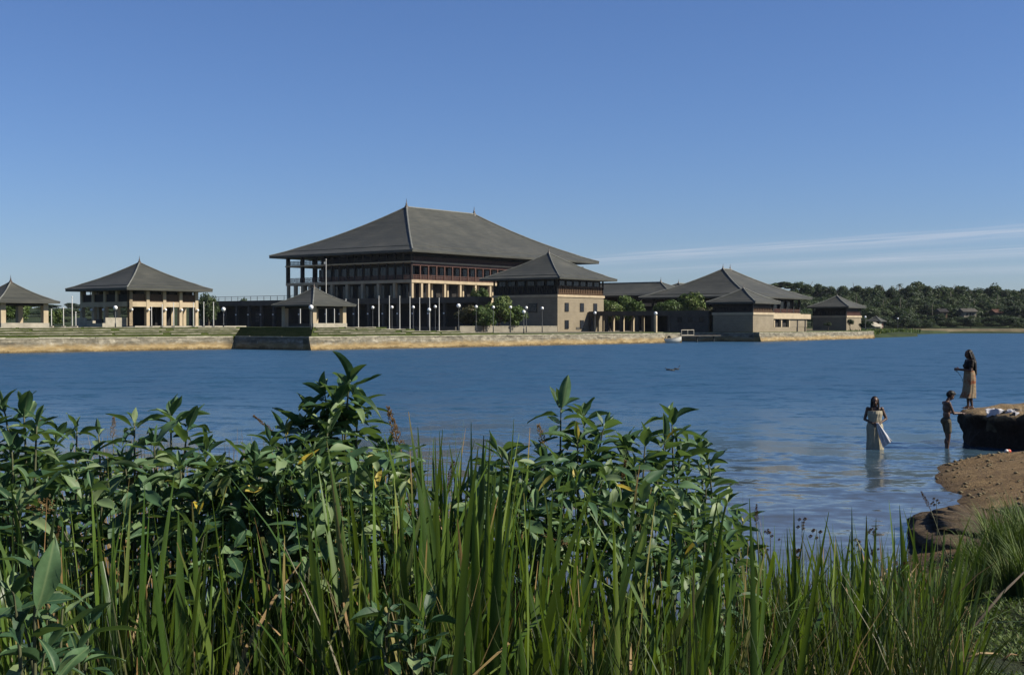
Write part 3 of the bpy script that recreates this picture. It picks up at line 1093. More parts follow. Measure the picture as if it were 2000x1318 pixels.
# ------------------------------------------------------------------ square pavilions with blockwork base and timber gallery
def square_pavilion(label, a, b, w, ov, ze, zr, z_led, fin=0.9, screen='screen', nslat=22, upper_win=True, lit_slat_part=0.5, group='square hipped roof pavilions'):
    o = building('pavilion', label, 'building', a, b, Z0, group)
    hip_roof(o, w, w, rz(ze), rz(zr), fin=fin, capr=0.12)
    lo, hi = ov, w - ov
    MB().box(lo, lo, -0.4, hi, hi, rz(z_led) - 0.45).build('wall', M['brick'], o)
    MB().box(lo - 0.16, lo - 0.16, rz(z_led) - 0.449, hi + 0.16, hi + 0.16, rz(z_led)).build('ledge', M['cream'], o)
    MB().box(lo + 0.5, lo + 0.5, rz(z_led), hi - 0.5, hi - 0.5, rz(ze) - 0.36).build('gallery_core', M['timber'], o)
    hh = (rz(ze) - 0.36 - rz(z_led))
    n = nslat
    for i in range(n + 1):
        c = lo + 0.12 + (hi - lo - 0.24) * i / n
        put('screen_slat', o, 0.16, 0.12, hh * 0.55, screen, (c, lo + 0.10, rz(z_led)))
        put('screen_slat', o, 0.12, 0.16, hh * 0.55, 'timber', (lo + 0.10, c, rz(z_led)))  # left face screen in near-black timber, its shade put into the colour
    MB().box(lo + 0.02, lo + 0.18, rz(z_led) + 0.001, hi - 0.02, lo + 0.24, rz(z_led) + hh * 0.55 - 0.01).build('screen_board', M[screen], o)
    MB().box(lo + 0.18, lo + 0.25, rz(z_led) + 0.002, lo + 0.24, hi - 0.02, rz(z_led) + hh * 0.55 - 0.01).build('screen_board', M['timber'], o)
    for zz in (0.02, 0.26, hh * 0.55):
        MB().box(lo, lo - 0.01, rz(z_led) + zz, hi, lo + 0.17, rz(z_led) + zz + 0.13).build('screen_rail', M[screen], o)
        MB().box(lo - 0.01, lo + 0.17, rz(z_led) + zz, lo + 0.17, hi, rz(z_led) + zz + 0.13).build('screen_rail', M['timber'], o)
    if upper_win:
        nw = 6
        for i in range(nw):
            c = lo + 0.8 + (hi - lo - 1.6) * (i + 0.5) / nw
            window(o, 'R', c, (hi - lo) / nw * 0.62, hh * 0.3, rz(z_led) + hh * 0.62, lo + 0.5, 2)
            window(o, 'L', c, (hi - lo) / nw * 0.62, hh * 0.3, rz(z_led) + hh * 0.62, lo + 0.5, 2)
    for sx in (lo + 0.12, hi - 0.12):
        for sy in (lo + 0.12, hi - 0.12):
            put('corner_post', o, 0.26, 0.26, hh, 'timber', (sx, sy, rz(z_led)))
    return o, lo, hi


brk, lo, hi = square_pavilion('large square blockwork pavilion with small windows in its sunlit wall, right of the great hall', 93.6, 31, 20.0, 2.0, 12.25, 17.5, 8.95, nslat=26)
for cx_ in (3.0, 8.2, 12.9):
    window(brk, 'R', lo + cx_, 1.15, 1.55, rz(5.75), lo, 1)
for cx_ in (3.0, 8.2):
    window(brk, 'R', lo + cx_, 1.15, 1.55, rz(2.35), lo, 1)
window(brk, 'L', lo + 6.0, 2.0, 1.6, rz(5.6), lo, 1)
put('plaque', brk, 1.2, 0.08, 0.45, 'concrete', (lo + 6.8, lo - 0.03, rz(2.15)))
# low sunlit forecourt wall
fw = building('forecourt_wall', 'low pale plastered wall with a round tree clump behind it', 'wall', 66.3, 33.0, Z0)
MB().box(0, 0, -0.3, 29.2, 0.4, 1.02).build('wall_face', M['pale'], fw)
MB().box(-0.05, -0.05, 1.021, 29.15, 0.45, 1.12).build('coping', M['coping'], fw)
fd = building('forecourt_wall', 'low dark retaining wall in shade below the colonnade', 'wall', 66.0, 33.2, Z0)
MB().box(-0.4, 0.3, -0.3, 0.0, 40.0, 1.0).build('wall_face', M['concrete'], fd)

sm, lo, hi = square_pavilion('small square pavilion with brown slatted gallery standing by the dock', 105.0, -4.6, 10.2, 0.95, 7.3, 9.85, 5.35, 0.6, nslat=12, upper_win=False)
fp, lo, hi = square_pavilion('farthest small square pavilion with red-brown slatted gallery near the headland', 184.0, 11.5, 10.6, 0.95, 7.45, 10.1, 5.3, 0.6, screen='redwood', nslat=12, upper_win=False)

# flat-roofed sunlit annexe
an = building('annexe', 'flat roofed sunlit annexe with two dark window openings beside the small pavilion', 'building', 114.4, -3.4, Z0)
MB().box(0.2, 0.35, 0, 0.7, 6, rz(4.2)).build('wall', M['brick'], an)
MB().box(3.4, 0.35, 0, 8.6, 0.7, 0.9).build('wall', M['brick'], an)
MB().box(7.6, 0.35, 0.901, 15.6, 0.75, rz(4.18)).build('wall', M['brick'], an)
MB().box(0.7, 0.35, 0, 3.4, 0.7, 0.9).build('wall', M['brick'], an)
MB().box(8.6, 0.4, 0, 15.4, 0.75, 0.9).build('wall', M['brick'], an)
MB().box(-0.3, 0.0, rz(4.2), 16.6, 7.5, rz(5.15)).build('roof_slab', M['cream'], an)
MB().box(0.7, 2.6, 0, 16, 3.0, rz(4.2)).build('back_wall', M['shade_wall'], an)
for cx_ in (0.55, 1.35, 4.35, 7.75):
    put('column', an, 0.4, 0.5, rz(4.18) - 0.9, 'cream', (cx_, 0.56, 0.901))
for cx_, w_ in ((2.85, 2.55), (6.05, 2.95)):
    put('opening_shade_board', an, w_, 0.1, rz(4.18) - 0.9, 'timber', (cx_, 0.9, 0.901))  # dark board standing in for the shade inside the window opening
for cx_ in (11.2, 14.7):
    put('slot', an, 0.35, 0.06, rz(4.0), 'timber', (cx_, 0.30, 0.05))  # raised dark strip painting the shade of a gap between columns

# dock-side wing with columns, joined to the blockwork pavilion
wg = building('covered_walkway', 'low dark flat roofed walkway with columns joining the two blockwork pavilions', 'building', 105.9, 5.6, Z0)
LW = 27.2
MB().box(0, 0, rz(4.85), 4.6, LW, rz(5.75)).build('roof_slab', M['concrete'], wg)
MB().box(0.1, 0, 0, 0.5, 8.2, rz(4.84)).build('wall', M['concrete'], wg)
for cy_ in (1.6, 3.9, 6.2):
    window(wg, 'L', cy_, 0.75, 0.85, rz(3.6), 0.1, 1)
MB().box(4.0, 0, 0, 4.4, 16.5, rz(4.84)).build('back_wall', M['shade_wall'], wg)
for i in range(6):
    put('column', wg, 0.5, 0.6, rz(4.84), 'concrete', (0.35, 8.6 + i * 3.65, 0))
for i in range(5):
    put('column', wg, 0.42, 0.42, rz(4.84), 'cream', (4.2, 17.0 + i * 2.35, 0))  # rear row in paler cream than the front, painting in the sun on it

# ------------------------------------------------------------------ court buildings behind on the right
ct = building('court_hall', 'wide dark hipped roof hall with red balustrade behind the small pavilion', 'building', 142.2, 16.0, Z0)
hip_roof(ct, 31.5, 28.0, rz(9.3), rz(15.75), fin=1.0, capr=0.16)
MB().box(3.2, 3.4, 0, 28, 25, rz(9.0)).build('wall', M['timber'], ct)
MB().box(2.0, 2.0, rz(5.3), 29.4, 26, rz(5.75)).build('floor_slab', M['cream'], ct)
for i in range(9):
    put('column', ct, 0.4, 0.4, 3.1, 'timber', (2.2 + i * 3.37, 2.25, rz(5.76)))
    put('column', ct, 0.4, 0.4, 3.1, 'timber', (2.25, 2.4 + i * 2.9, rz(5.76)))
    put('column', ct, 0.45, 0.45, rz(5.3), 'concrete', (2.2 + i * 3.37, 2.3, 0))
    if i < 8:
        baluster_rail(ct, 'R', 2.45 + i * 3.37, 5.3 + i * 3.37, rz(5.76), 0.9, 2.1)
        window(ct, 'R', 3.9 + i * 3.1, 2.4, 1.8, rz(6.6), 3.4, 2)
lw = building('court_range', 'long low L shaped dark tiled roof range behind the garden trees', 'building', 157.7, 44.0, Z0)
# two hipped wings meeting at one finial
for (wu_, wv_, yy) in ((18.0, 62.0, 0.0),):
    hip_roof(lw, wu_, wv_, rz(10.3), rz(13.5), fin=1.0, capr=0.14)
w2 = thing('court_range', 'low tiled roof wing in sun just left of the wide court hall', 'building', W(166.0, 43.9, Z0), TH)
hip_roof(w2, 52.0, 18.0, rz(10.32), rz(13.45), fin=0.8, capr=0.14)
MB().box(6, 2.5, 0, 50, 16, rz(10)).build('wall', M['timber'], w2)
MB().box(2.6, 2.6, 0, 15.4, 59, rz(10.0)).build('wall', M['timber'], lw)
MB().box(1.8, 1.8, rz(7.6), 16.2, 60, rz(8.3)).build('floor_slab', M['cream'], lw)
for i in range(13):
    put('column', lw, 0.5, 0.5, rz(7.58), 'concrete', (2.05, 2.4 + i * 4.7, 0))


# ------------------------------------------------------------------ left pavilion on columns and two kiosks
lp = building('open_pavilion', 'two storey hipped roof pavilion standing on open cream columns at the terrace', 'building', 5.7, 44.6, TER)
lz = lambda z: z - TER
hip_roof(lp, 15.5, 15.5, lz(8.45), lz(12.45), fin=0.8, capr=0.11)
lo, hi = 1.55, 13.95
for i in range(5):
    c = lo + 0.25 + (hi - lo - 0.5) * i / 4
    for (x, y) in ((c, lo + 0.25), (c, hi - 0.25), (lo + 0.25, c), (hi - 0.25, c)):
        if (x, y) in ((lo + 0.25, lo + 0.25), (hi - 0.25, hi - 0.25), (lo + 0.25, hi - 0.25), (hi - 0.25, lo + 0.25)) and (x, y) != (c, lo + 0.25) and (x, y) != (c, hi - 0.25):
            continue
        cl = put('column', lp, 0.55, 0.55, lz(8.05), 'cream', (x, y, 0))
        if y == lo + 0.25 or x == lo + 0.25:
            gm = _cache.setdefault('lampball', MB().ell((0, 0, 0), 0.2, 10, 7).mesh('lamp_globe', M['globe'], True))
            link('lamp_globe', gm, cl, (0, -0.45, 2.55) if y == lo + 0.25 else (-0.45, 0, 2.55))
MB().box(lo - 0.02, lo + 0.02, lz(5.72), hi + 0.02, hi - 0.02, lz(6.45)).build('floor_slab', M['cream'], lp)
MB().box(lo + 5, lo + 5, lz(6.46), hi - 5, hi - 5, lz(8.05)).build('inner_wall', M['timber'], lp)
for i in range(4):
    c0, c1 = lo + 0.53 + (hi - lo - 0.5) * i / 4, lo - 0.03 + (hi - lo - 0.5) * (i + 1) / 4
    for (side, off, mt) in (('R', lo + 0.2, 'screen'), ('L', lo + 0.2, 'timber')):  # same boarding on both faces; near-black on the left paints its shade
        nsl = 9
        for k in range(nsl):
            c = c0 + (c1 - c0) * (k + 0.5) / nsl
            w_ = (c1 - c0) / nsl - 0.03
            if side == 'R':
                put('board', lp, w_, 0.06, 1.02, mt, (c, off, lz(6.46)))
            else:
                put('board', lp, 0.06, w_, 1.02, mt, (off, c, lz(6.46)))
        cm = (c0 + c1) / 2
        if side == 'R':
            put('board_rail', lp, c1 - c0, 0.12, 0.1, mt, (cm, off, lz(7.485)))
            for q in (-0.25, 0.25):
                put('mullion', lp, 0.09, 0.1, 0.55, 'timber', (cm + q * (c1 - c0), off, lz(7.59)))
            put('shutter', lp, (c1 - c0) * 0.4, 0.05, 0.54, 'timber', (cm, off + 0.02, lz(7.59)))
        else:
            put('board_rail', lp, 0.12, c1 - c0, 0.1, mt, (off, cm, lz(7.485)))
            for q in (-0.25, 0.25):
                put('mullion', lp, 0.1, 0.09, 0.55, 'timber', (off, cm + q * (c1 - c0), lz(7.59)))
MB().box(hi - 0.6, lo + 0.6, lz(6.46), hi - 0.55, hi - 0.6, lz(8.05)).build('rear_screen', M['timber'], lp)
MB().box(lo + 3.0, hi - 0.45, lz(6.46), hi - 0.7, hi - 0.40, lz(8.05)).build('rear_screen', M['timber'], lp)
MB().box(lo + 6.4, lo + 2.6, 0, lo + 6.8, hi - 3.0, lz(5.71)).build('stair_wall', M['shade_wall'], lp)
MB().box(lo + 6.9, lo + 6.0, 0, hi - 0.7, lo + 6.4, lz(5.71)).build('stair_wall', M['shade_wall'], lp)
MB().box(lo + 0.1, lo + 7.0, 0, lo + 0.5, hi + 0.2, 1.15).build('low_wall', M['concrete'], lp)
# stepped pale parapet beside the pavilion
st = building('step_parapet', 'pale stepped parapet wall standing in front of the open pavilion', 'wall', 3.4, 47.2, TER)
for i, (l_, h_) in enumerate(((2.4, 0.55), (2.2, 0.95), (2.4, 1.35))):
    MB().box(0, 0.02 * i + sum((2.4, 2.2, 2.4)[:i]), 0, 0.5, sum((2.4, 2.2, 2.4)[:i + 1]), h_).build('step_block', M['plinth'], st)
MB().box(0.5, -0.01, 0, 4.2, 0.35, 1.35).build('end_wall', M['plinth'], st)
pl = building('podium_edge', 'thin pale stone podium edge below the open pavilion columns', 'podium', 7.0, 44.2, TER)
MB().box(-0.2, 0, -0.05, 20.5, 2.0, 0.16).build('podium_edge_slab', M['plinth'], pl)
pl.children[0].name = 'slab'


def kiosk(label, a, b, w, ov, ze, zr):
    o = building('kiosk', label, 'kiosk', a, b, TER, 'open kiosks on the grassy steps')
    z = lambda q: q - TER
    hip_roof(o, w, w, z(ze), z(zr), fin=0.62, capr=0.08, thick=0.16, sag=0.42)
    lo, hi = ov, w - ov
    for (x, y) in ((lo, lo), (hi, lo), (lo, hi), (hi, hi)):
        put('column', o, 0.62, 0.62, z(ze) - 0.17, 'cream', (x, y, 0))
    MB().box(lo - 0.3, lo - 0.3, z(ze) - 0.42, hi + 0.3, hi + 0.3, z(ze) - 0.165).build('ceiling', M['timber'], o)
    MB().box(lo - 0.35, lo - 0.42, 0, hi + 0.35, lo - 0.02, 0.52).build('seat_wall', M['plinth'], o)
    MB().box(lo + 0.4, hi - 0.2, 0, hi - 0.35, hi + 0.2, 0.5).build('seat_wall', M['concrete'], o)
    MB().box(lo - 0.25, lo - 0.25, 0, hi + 0.25, hi + 0.25, 0.1).build('floor_slab', M['plinth'], o)
    return o


kiosk('small open kiosk on four cream columns at the projecting terrace corner', 8.4, 8.7, 7.9, 1.25, 5.65, 7.95)
k2 = W(0, 0)
q_ = Vector((-58.1, 144.6, 0)) - O
kiosk('small open kiosk at the left end of the lakeside terrace, cut by the frame', q_.dot(U), q_.dot(V), 7.9, 1.25, 5.7, 8.0)

# ------------------------------------------------------------------ lamp posts and flagpoles
gm = MB().ell((0, 0, 0), 0.26, 16, 10).mesh('globe', M['globe'], True)
pm = MB().tube([(0, 0, 0), (0, 0, 0.25), (0, 0, 0.26), (0, 0, 1.0)], [0.09, 0.09, 0.045, 0.04], 8).mesh('post', M['post'], True)
fm = MB().tube([(0, 0, -0.1), (0, 0, 0.0)], [0.12, 0.2], 8).mesh('collar', M['post'], True)


def lamp(px, py, D, zb, label, r=1.0, group='globe lamp posts round the island'):
    p = at(px, py, D)
    zb = island_z(p.x, p.y) if D < 310 else zb
    o = thing('lamp_post', label, 'lamp post', (p.x, p.y, zb), 0, group)
    link('post', pm, o, scale=(1, 1, p.z - 0.3 * r - zb))
    link('collar', fm, o, (0, 0, p.z - 0.27 * r - zb), scale=r)
    link('globe', gm, o, (0, 0, p.z - zb), scale=r)
    return o


LAMPS = [
    (225.5, 601, 156, 1.7, 'globe lamp post on the grassy steps in front of the open pavilion', 1.0),
    (436.5, 604, 166, 1.9, 'globe lamp post at the inner corner of the steps, left of the small kiosk', 1.05),
    (607.5, 600, 158, 2.0, 'big globe lamp post right in front of the small kiosk corner', 1.15),
    (728, 600.5, 215, Z0, 'leftmost globe lamp among the flagpoles right of the small kiosk', 1.0),
    (765.5, 600, 215, Z0, 'second globe lamp among the flagpoles right of the small kiosk', 1.0),
    (807, 600, 215, Z0, 'third globe lamp among the flagpoles right of the small kiosk', 1.0),
    (838, 605, 180, Z0, 'nearer globe lamp on a tall dark post beside the last flagpole', 1.0),
    (850, 599, 216, Z0, 'globe lamp just behind the last flagpole in front of the colonnade', 1.0),
    (895.5, 597, 205, Z0, 'large globe lamp at the left edge of the forecourt tree clump', 1.25),
    (930, 599, 220, Z0, 'globe lamp rising in front of the olive bush', 1.0),
    (963.5, 600, 222, Z0, 'globe lamp in front of the tallest forecourt tree', 1.0),
    (997, 600, 224, Z0, 'globe lamp in front of the rightmost forecourt tree', 1.0),
    (1028, 601, 226, Z0, 'globe lamp just right of the forecourt trees against the dark wall', 1.0),
    (1023, 609, 196, Z0, 'nearer low globe lamp standing on the lakeside lawn', 1.05),
    (1059, 602, 228, Z0, 'globe lamp in front of the shaded wall of the blockwork pavilion', 1.0),
    (1162, 611, 232, Z0, 'globe lamp at the left end of the covered walkway', 1.0),
    (1690, 619, 300, Z0, 'globe lamp right of the farthest pavilion', 0.95),
    (1753.5, 622, 380, 1.0, 'globe lamp beside the tiny gate hut on the headland', 1.0),
]
for a_ in LAMPS:
    lamp(*a_)
# pillar lamp: globe on a sunlit cream pillar before the walkway
p = at(1280.5, 612, 222)
o = thing('lamp_pillar', 'globe lamp on a sunlit cream pillar in front of the covered walkway', 'lamp post', (p.x, p.y, Z0), TH)
put('pillar', o, 0.42, 0.42, p.z - Z0 - 0.36, 'cream', (0, 0, 0))
link('globe', gm, o, (0, 0, p.z - Z0), scale=1.15)

POLES = [(100.5, 605, 158, 'first short flagpole right of the left kiosk'), (124, 602, 160, 'second short flagpole right of the left kiosk'),
         (141, 580, 160, 'tall white flagpole left of the open pavilion'), (148, 610, 160, 'shortest white flagpole left of the open pavilion'),
         (296, 600, 172, 'first flagpole in front of the open pavilion columns'), (317, 596, 172, 'second flagpole in front of the open pavilion columns'),
         (339, 592, 172, 'third flagpole in front of the open pavilion columns'), (378, 592, 174, 'fourth flagpole in front of the open pavilion columns'),
         (398, 591, 176, 'fifth flagpole in front of the open pavilion columns'), (417, 591, 178, 'flagpole just right of the open pavilion against the colonnade'),
         (586.5, 562, 186, 'flagpole rising behind the left slope of the kiosk roof'), (637, 507, 196, 'tallest white flagpole rising above the kiosk roof'),
         (653, 583, 186, 'flagpole seen between the kiosk columns'), (675.6, 585, 184, 'flagpole at the right edge of the kiosk roof'),
         (700, 585, 186, 'first flagpole clear of the kiosk roof on its right'), (740, 579, 188, 'second flagpole clear of the kiosk roof'),
         (760.5, 579, 190, 'third flagpole clear of the kiosk roof'), (780.7, 579, 192, 'fourth flagpole clear of the kiosk roof'),
         (800.6, 580, 194, 'fifth flagpole clear of the kiosk roof'), (819.6, 582, 197, 'sixth flagpole clear of the kiosk roof'),
         (839, 582, 200, 'seventh flagpole clear of the kiosk roof'), (857.7, 583, 204, 'last flagpole before the forecourt trees')]
pole_m = MB().tube([(0, 0, 0), (0, 0, 0.5), (0, 0, 1.0)], [0.075, 0.06, 0.04], 8).mesh('pole', M['white'], True)
truck_m = MB().ell((0, 0, 0), 0.09, 8, 6).mesh('cap', M['white'], True)
foot_m = MB().box(-0.22, -0.22, 0, 0.22, 0.22, 0.22).mesh('foot', M['plinth'])
for i, (px, pt, D, lab) in enumerate(POLES):
    p = at(px, pt, D)
    zb = island_z(p.x, p.y)
    o = thing('flagpole', lab, 'flagpole', (p.x, p.y, zb), 0, 'white flagpoles on the terrace')
    link('pole', pole_m, o, scale=(1, 1, p.z - zb))
    link('cap', truck_m, o, (0, 0, p.z - zb))
    link('foot', foot_m, o, (0, 0, -0.05))
    if i == 11:
        MB().box(-0.32, -0.02, 0, -0.04, 0.02, 0.35).build('pulley_block', M['white'], o).location = (0, 0, p.z - zb - 0.7)

# ------------------------------------------------------------------ boat, landing rail, floats, birds
bp = at(1308, 668, 217)
boat = thing('motorboat', 'small white motorboat with black outboard moored at the end of the wall', 'motorboat', (bp.x, bp.y, 0), R(8))
sec = [(-1.9, 0.62, 0.10, 0.62), (-1.0, 0.78, -0.05, 0.66), (0.0, 0.80, -0.12, 0.72), (0.9, 0.66, -0.08, 0.82), (1.6, 0.36, 0.12, 0.95), (2.05, 0.04, 0.5, 1.02)]
m_ = MB()
for x, hw, zk, zg in sec:
    m_.v += [(x, -hw, zg), (x, -hw * 0.86, zk * 0.4 + zg * 0.35), (x, 0, zk - 0.1), (x, hw * 0.86, zk * 0.4 + zg * 0.35), (x, hw, zg)]
for i in range(len(sec) - 1):
    for k in range(4):
        m_.f.append((i * 5 + k, i * 5 + k + 1, (i + 1) * 5 + k + 1, (i + 1) * 5 + k))
m_.f.append((0, 1, 2, 3, 4))
m_.build('hull', M['hull'], boat, True)
m_ = MB()
for x, hw, zk, zg in sec:
    m_.v += [(x, -hw - 0.05, zg), (x, -hw - 0.05, zg + 0.1), (x, -hw * 0.72, zg + 0.12), (x, hw * 0.72, zg + 0.12), (x, hw + 0.05, zg + 0.1), (x, hw + 0.05, zg)]
for i in range(len(sec) - 1):
    for k in range(5):
        if k == 2 and i < 2:
            continue
        m_.f.append((i * 6 + k, i * 6 + k + 1, (i + 1) * 6 + k + 1, (i + 1) * 6 + k))
m_.build('deck', M['plinth'], boat)
MB().box(-1.7, -0.55, 0.2, 0.0, 0.55, 0.3).build('cockpit_floor', M['shade_wall'], boat)
for yy in (-0.28, 0.28):
    s_ = MB().box(-0.8, yy - 0.2, 0.3, -0.35, yy + 0.2, 0.62).box(-0.88, yy - 0.2, 0.62, -0.78, yy + 0.2, 1.0).build('seat', M['post'], boat)
m_ = MB().add([(0.15, -0.6, 0.8), (0.15, 0.6, 0.8), (-0.12, 0.5, 1.18), (-0.12, -0.5, 1.18), (0.19, -0.6, 0.8), (0.19, 0.6, 0.8), (-0.08, 0.5, 1.18), (-0.08, -0.5, 1.18)],
              [(0, 3, 2, 1), (4, 5, 6, 7), (0, 4, 7, 3), (1, 2, 6, 5), (3, 7, 6, 2)])
m_.build('windscreen', M['glass'], boat)
ob = MB().ell((-2.2, 0, 0.95), (0.3, 0.2, 0.28), 10, 8).build('outboard_motor', M['brownmetal'], boat, True)
MB().box(-2.28, -0.07, 0.0, -2.12, 0.07, 0.72).build('shaft', M['brownmetal'], ob)
MB().box(-2.1, -0.12, 0.45, -1.92, 0.12, 0.68).build('bracket', M['white'], ob)

jp = W(87.5, -0.8, 1.3)
jet = thing('landing_stage', 'small landing stage with pale tubular handrail beside the motorboat', 'landing stage', (jp.x, jp.y, 0), TH)
MB().box(-1.5, 0.5, 1.05, 12.5, 2.6, 1.2).build('deck', M['concrete'], jet)
for i in range(3):
    put('pile', jet, 0.2, 0.2, 2.2, 'post', (-0.9 + i * 6.0, 1.2, -1.15))
for i in range(3):
    put('rail_post', jet, 0.09, 0.09, 1.0, 'plinth', (-1.3 + i * 2.1, 0.6, 1.2))
for zz in (1.24, 2.12):
    MB().box(-1.35, 0.56, zz, 2.95, 0.66, zz + 0.1).build('handrail', M['plinth'], jet)
gr = thing('landing_rail', 'faint blue-grey guard rail on the dark dock wall', 'guard rail', W(103.3, 13.5, 0), TH)
for i in range(4):
    put('rail_post', gr, 0.07, 0.07, 1.0, 'post', (-0.0, -1.0 - i * 1.7, 1.65))
for zz in (1.72, 2.55):
    MB().box(-0.05, -6.2, zz, 0.05, -0.95, zz + 0.09).build('handrail', M['concrete'], gr)

buoy_m = MB().ell((0, 0, 0.05), (0.26, 0.16, 0.15), 10, 7).mesh('float_body', M['white'], True)
ring_m = MB().tube([(-0.26, 0, 0.06), (-0.34, 0, 0.1)], [0.05, 0.03], 6).mesh('ring', M['post'])
for px, s_, lab in ((1262, 1.3, 'leftmost and largest white float lying under the wall end'), (1274.5, 0.9, 'middle small white float between wall end and boat'), (1283.5, 0.6, 'tiny white float nearest the outboard motor')):
    p = at(px, 669.5, 7500 / 34.6)
    o = thing('mooring_float', lab, 'float', (p.x, p.y, 0.02), rnd.uniform(0, 3), 'white floats by the boat')
    link('float_body', buoy_m, o, scale=s_)
    link('ring', ring_m, o, scale=s_)

bd = MB().ell((0, 0, 0.05), (0.24, 0.10, 0.10), 12, 8).ell((-0.24, 0, 0.08), (0.12, 0.05, 0.03), 8, 6).mesh('body', M['feather'], True)
nk = MB().tube([(0.17, 0, 0.08), (0.23, 0, 0.2), (0.21, 0, 0.3), (0.24, 0, 0.37)], [0.05, 0.035, 0.03, 0.035], 8).ell((0.26, 0, 0.385), (0.06, 0.038, 0.038), 8, 6).mesh('neck', M['feather'], True)
bk = MB().tube([(0.30, 0, 0.385), (0.40, 0, 0.37)], [0.018, 0.006], 6).mesh('beak', M['screen'], True)
for px, py, rz_, lab in ((1306, 723, R(170), 'dark water bird floating low, leftmost of three'), (1314, 724, R(30), 'dark water bird with lowered neck, middle of three'), (1322, 722, R(10), 'dark water bird holding its neck up, rightmost of three')):
    D = 7500 / (py - HZ)
    p = at(px, py, D)
    o = thing('water_bird', lab, 'bird', (p.x, p.y, 0), rz_, 'water birds in mid lake')
    link('body', bd, o, scale=0.7)
    n_o = link('neck', nk, o, (0, 0, -0.08 if 'middle' in lab else (-0.11 if 'left' in lab else 0)), scale=0.7)
    link('beak', bk, n_o)

# gate hut on the headland
hp = at(1733, 645, 420)
hut = thing('gate_hut', 'tiny square hut with a peaked dark roof on the headland', 'hut', (hp.x - 2.2, hp.y, 1.1), TH)
hip_roof(hut, 5.2, 5.2, 3.2, 4.9, fin=0.4, capr=0.07, thick=0.15)
MB().box(0.9, 0.9, -0.6, 4.3, 4.3, 3.05).build('wall', M['redwood'], hut)
MB().box(1.0, 0.82, -0.6, 2.9, 0.9, 3.0).build('lit_panel', M['plinth'], hut)  # pale panel painting sunlight onto the hut's right-hand wall
put('door', hut, 0.1, 1.2, 2.1, 'timber', (0.87, 2.4, 0))

# ------------------------------------------------------------------ trees


def crown_mesh(name, n_lobes, n_leaf, leaf, mat, rng, flat=0.85, spread=0.55, lobe=(0.34, 0.52)):
    """unit crown (radius about 1): leaf-sized faces scattered over overlapping lobes, with gaps between them"""
    cs = rng.normal(size=(n_lobes, 3))
    cs /= np.linalg.norm(cs, axis=1)[:, None]
    cs *= (rng.random((n_lobes, 1)) ** 0.5) * spread
    cs[:, 2] = cs[:, 2] * flat + 0.1
    rs = rng.uniform(*lobe, n_lobes)
    w = rs ** 2 / (rs ** 2).sum()
    li = rng.choice(n_lobes, n_leaf, p=w)
    d = rng.normal(size=(n_leaf, 3))
    d /= np.linalg.norm(d, axis=1)[:, None]
    d[:, 2] = np.where(d[:, 2] < -0.45, -d[:, 2] * 0.5, d[:, 2])
    rr = rs[li] * rng.uniform(0.72, 1.08, n_leaf)
    c = cs[li] + d * rr[:, None] * np.array([1, 1, flat])
    nrm = d + rng.normal(size=(n_leaf, 3)) * 0.55
    nrm /= np.linalg.norm(nrm, axis=1)[:, None]
    t = np.cross(nrm, rng.normal(size=(n_leaf, 3)))
    t /= np.linalg.norm(t, axis=1)[:, None]
    b_ = np.cross(nrm, t)
    s = leaf * rng.uniform(0.55, 1.25, (n_leaf, 1))
    v = np.stack([c - t * s, c - b_ * s * 0.6 + nrm * s * 0.15, c + t * s, c + b_ * s * 0.6 + nrm * s * 0.15], 1).reshape(-1, 3)
    f = np.arange(n_leaf * 4).reshape(-1, 4)
    lob = rng.random(n_lobes)
    a = np.repeat((lob[li] * 0.35 + rng.random(n_leaf) * 0.25), 4)
    return np_mesh(name, v, f, mat, a)


def trunk_mesh(name, h, r, mat, rng, limbs=5, spread=0.5):
    m = MB()
    pts = [(0, 0, -0.5)]
    x = y = 0.0
    for i in range(1, 6):
        x += rng.normal() * 0.04 * h
        y += rng.normal() * 0.04 * h
        pts.append((x, y, h * i / 5))
    m.tube(pts, [r * (1.25 - 0.16 * i) for i in range(6)], 7)
    for k in range(limbs):
        a = 2 * math.pi * (k + rng.random() * 0.6) / limbs
        b0 = Vector(pts[3 + k % 3])
        L = spread * h * (0.7 + 0.5 * rng.random())
        b1 = b0 + Vector((math.cos(a) * L * 0.5, math.sin(a) * L * 0.5, L * 0.45))
        b2 = b1 + Vector((math.cos(a) * L * 0.4, math.sin(a) * L * 0.4, L * 0.55))
        m.tube([b0, b1, b2], [r * 0.55, r * 0.36, r * 0.14], 6)
    return m.mesh(name, mat, True)


CR_MID = [crown_mesh('crown', 24, 5200, 0.078, M['crown'], nrg, 0.95, 0.66, (0.26, 0.44)) for _ in range(4)]
CR_OLV = crown_mesh('crown', 22, 4800, 0.075, M['olive'], nrg, 0.9, 0.66, (0.28, 0.44))
CR_FAR = [crown_mesh('crown', 13 + 2 * i, 2600, 0.09, M['fcrown'], nrg, 0.75 + 0.08 * i, 0.66, (0.28, 0.48)) for i in range(6)]
CR_FLAT = [crown_mesh('crown', 12, 1300, 0.12, M['fcrown'], nrg, 0.6, 0.8, (0.22, 0.38)) for _ in range(2)]
TR = [trunk_mesh('trunk', 1.0, 0.05, M['bark'], nrg, 5, 0.45) for _ in range(3)]


def tree(x, y, zb, htop, rx, rz_, crown, label, group=None, cat='tree', name='tree', trunk=None, tsc=1.0):
    """htop: height of the crown's top over the base; rx, rz_: crown half sizes"""
    o = thing(name, label, cat, (x, y, zb), rnd.uniform(0, 6.28), group)
    hc = htop - rz_ * 0.97
    link('trunk', trunk or rnd.choice(TR), o, scale=(hc * 0.9 + 0.6, hc * 0.9 + 0.6, hc * 1.05 * tsc))
    link('crown', crown, o, (0, 0, hc), scale=(rx, rx, rz_))
    return o


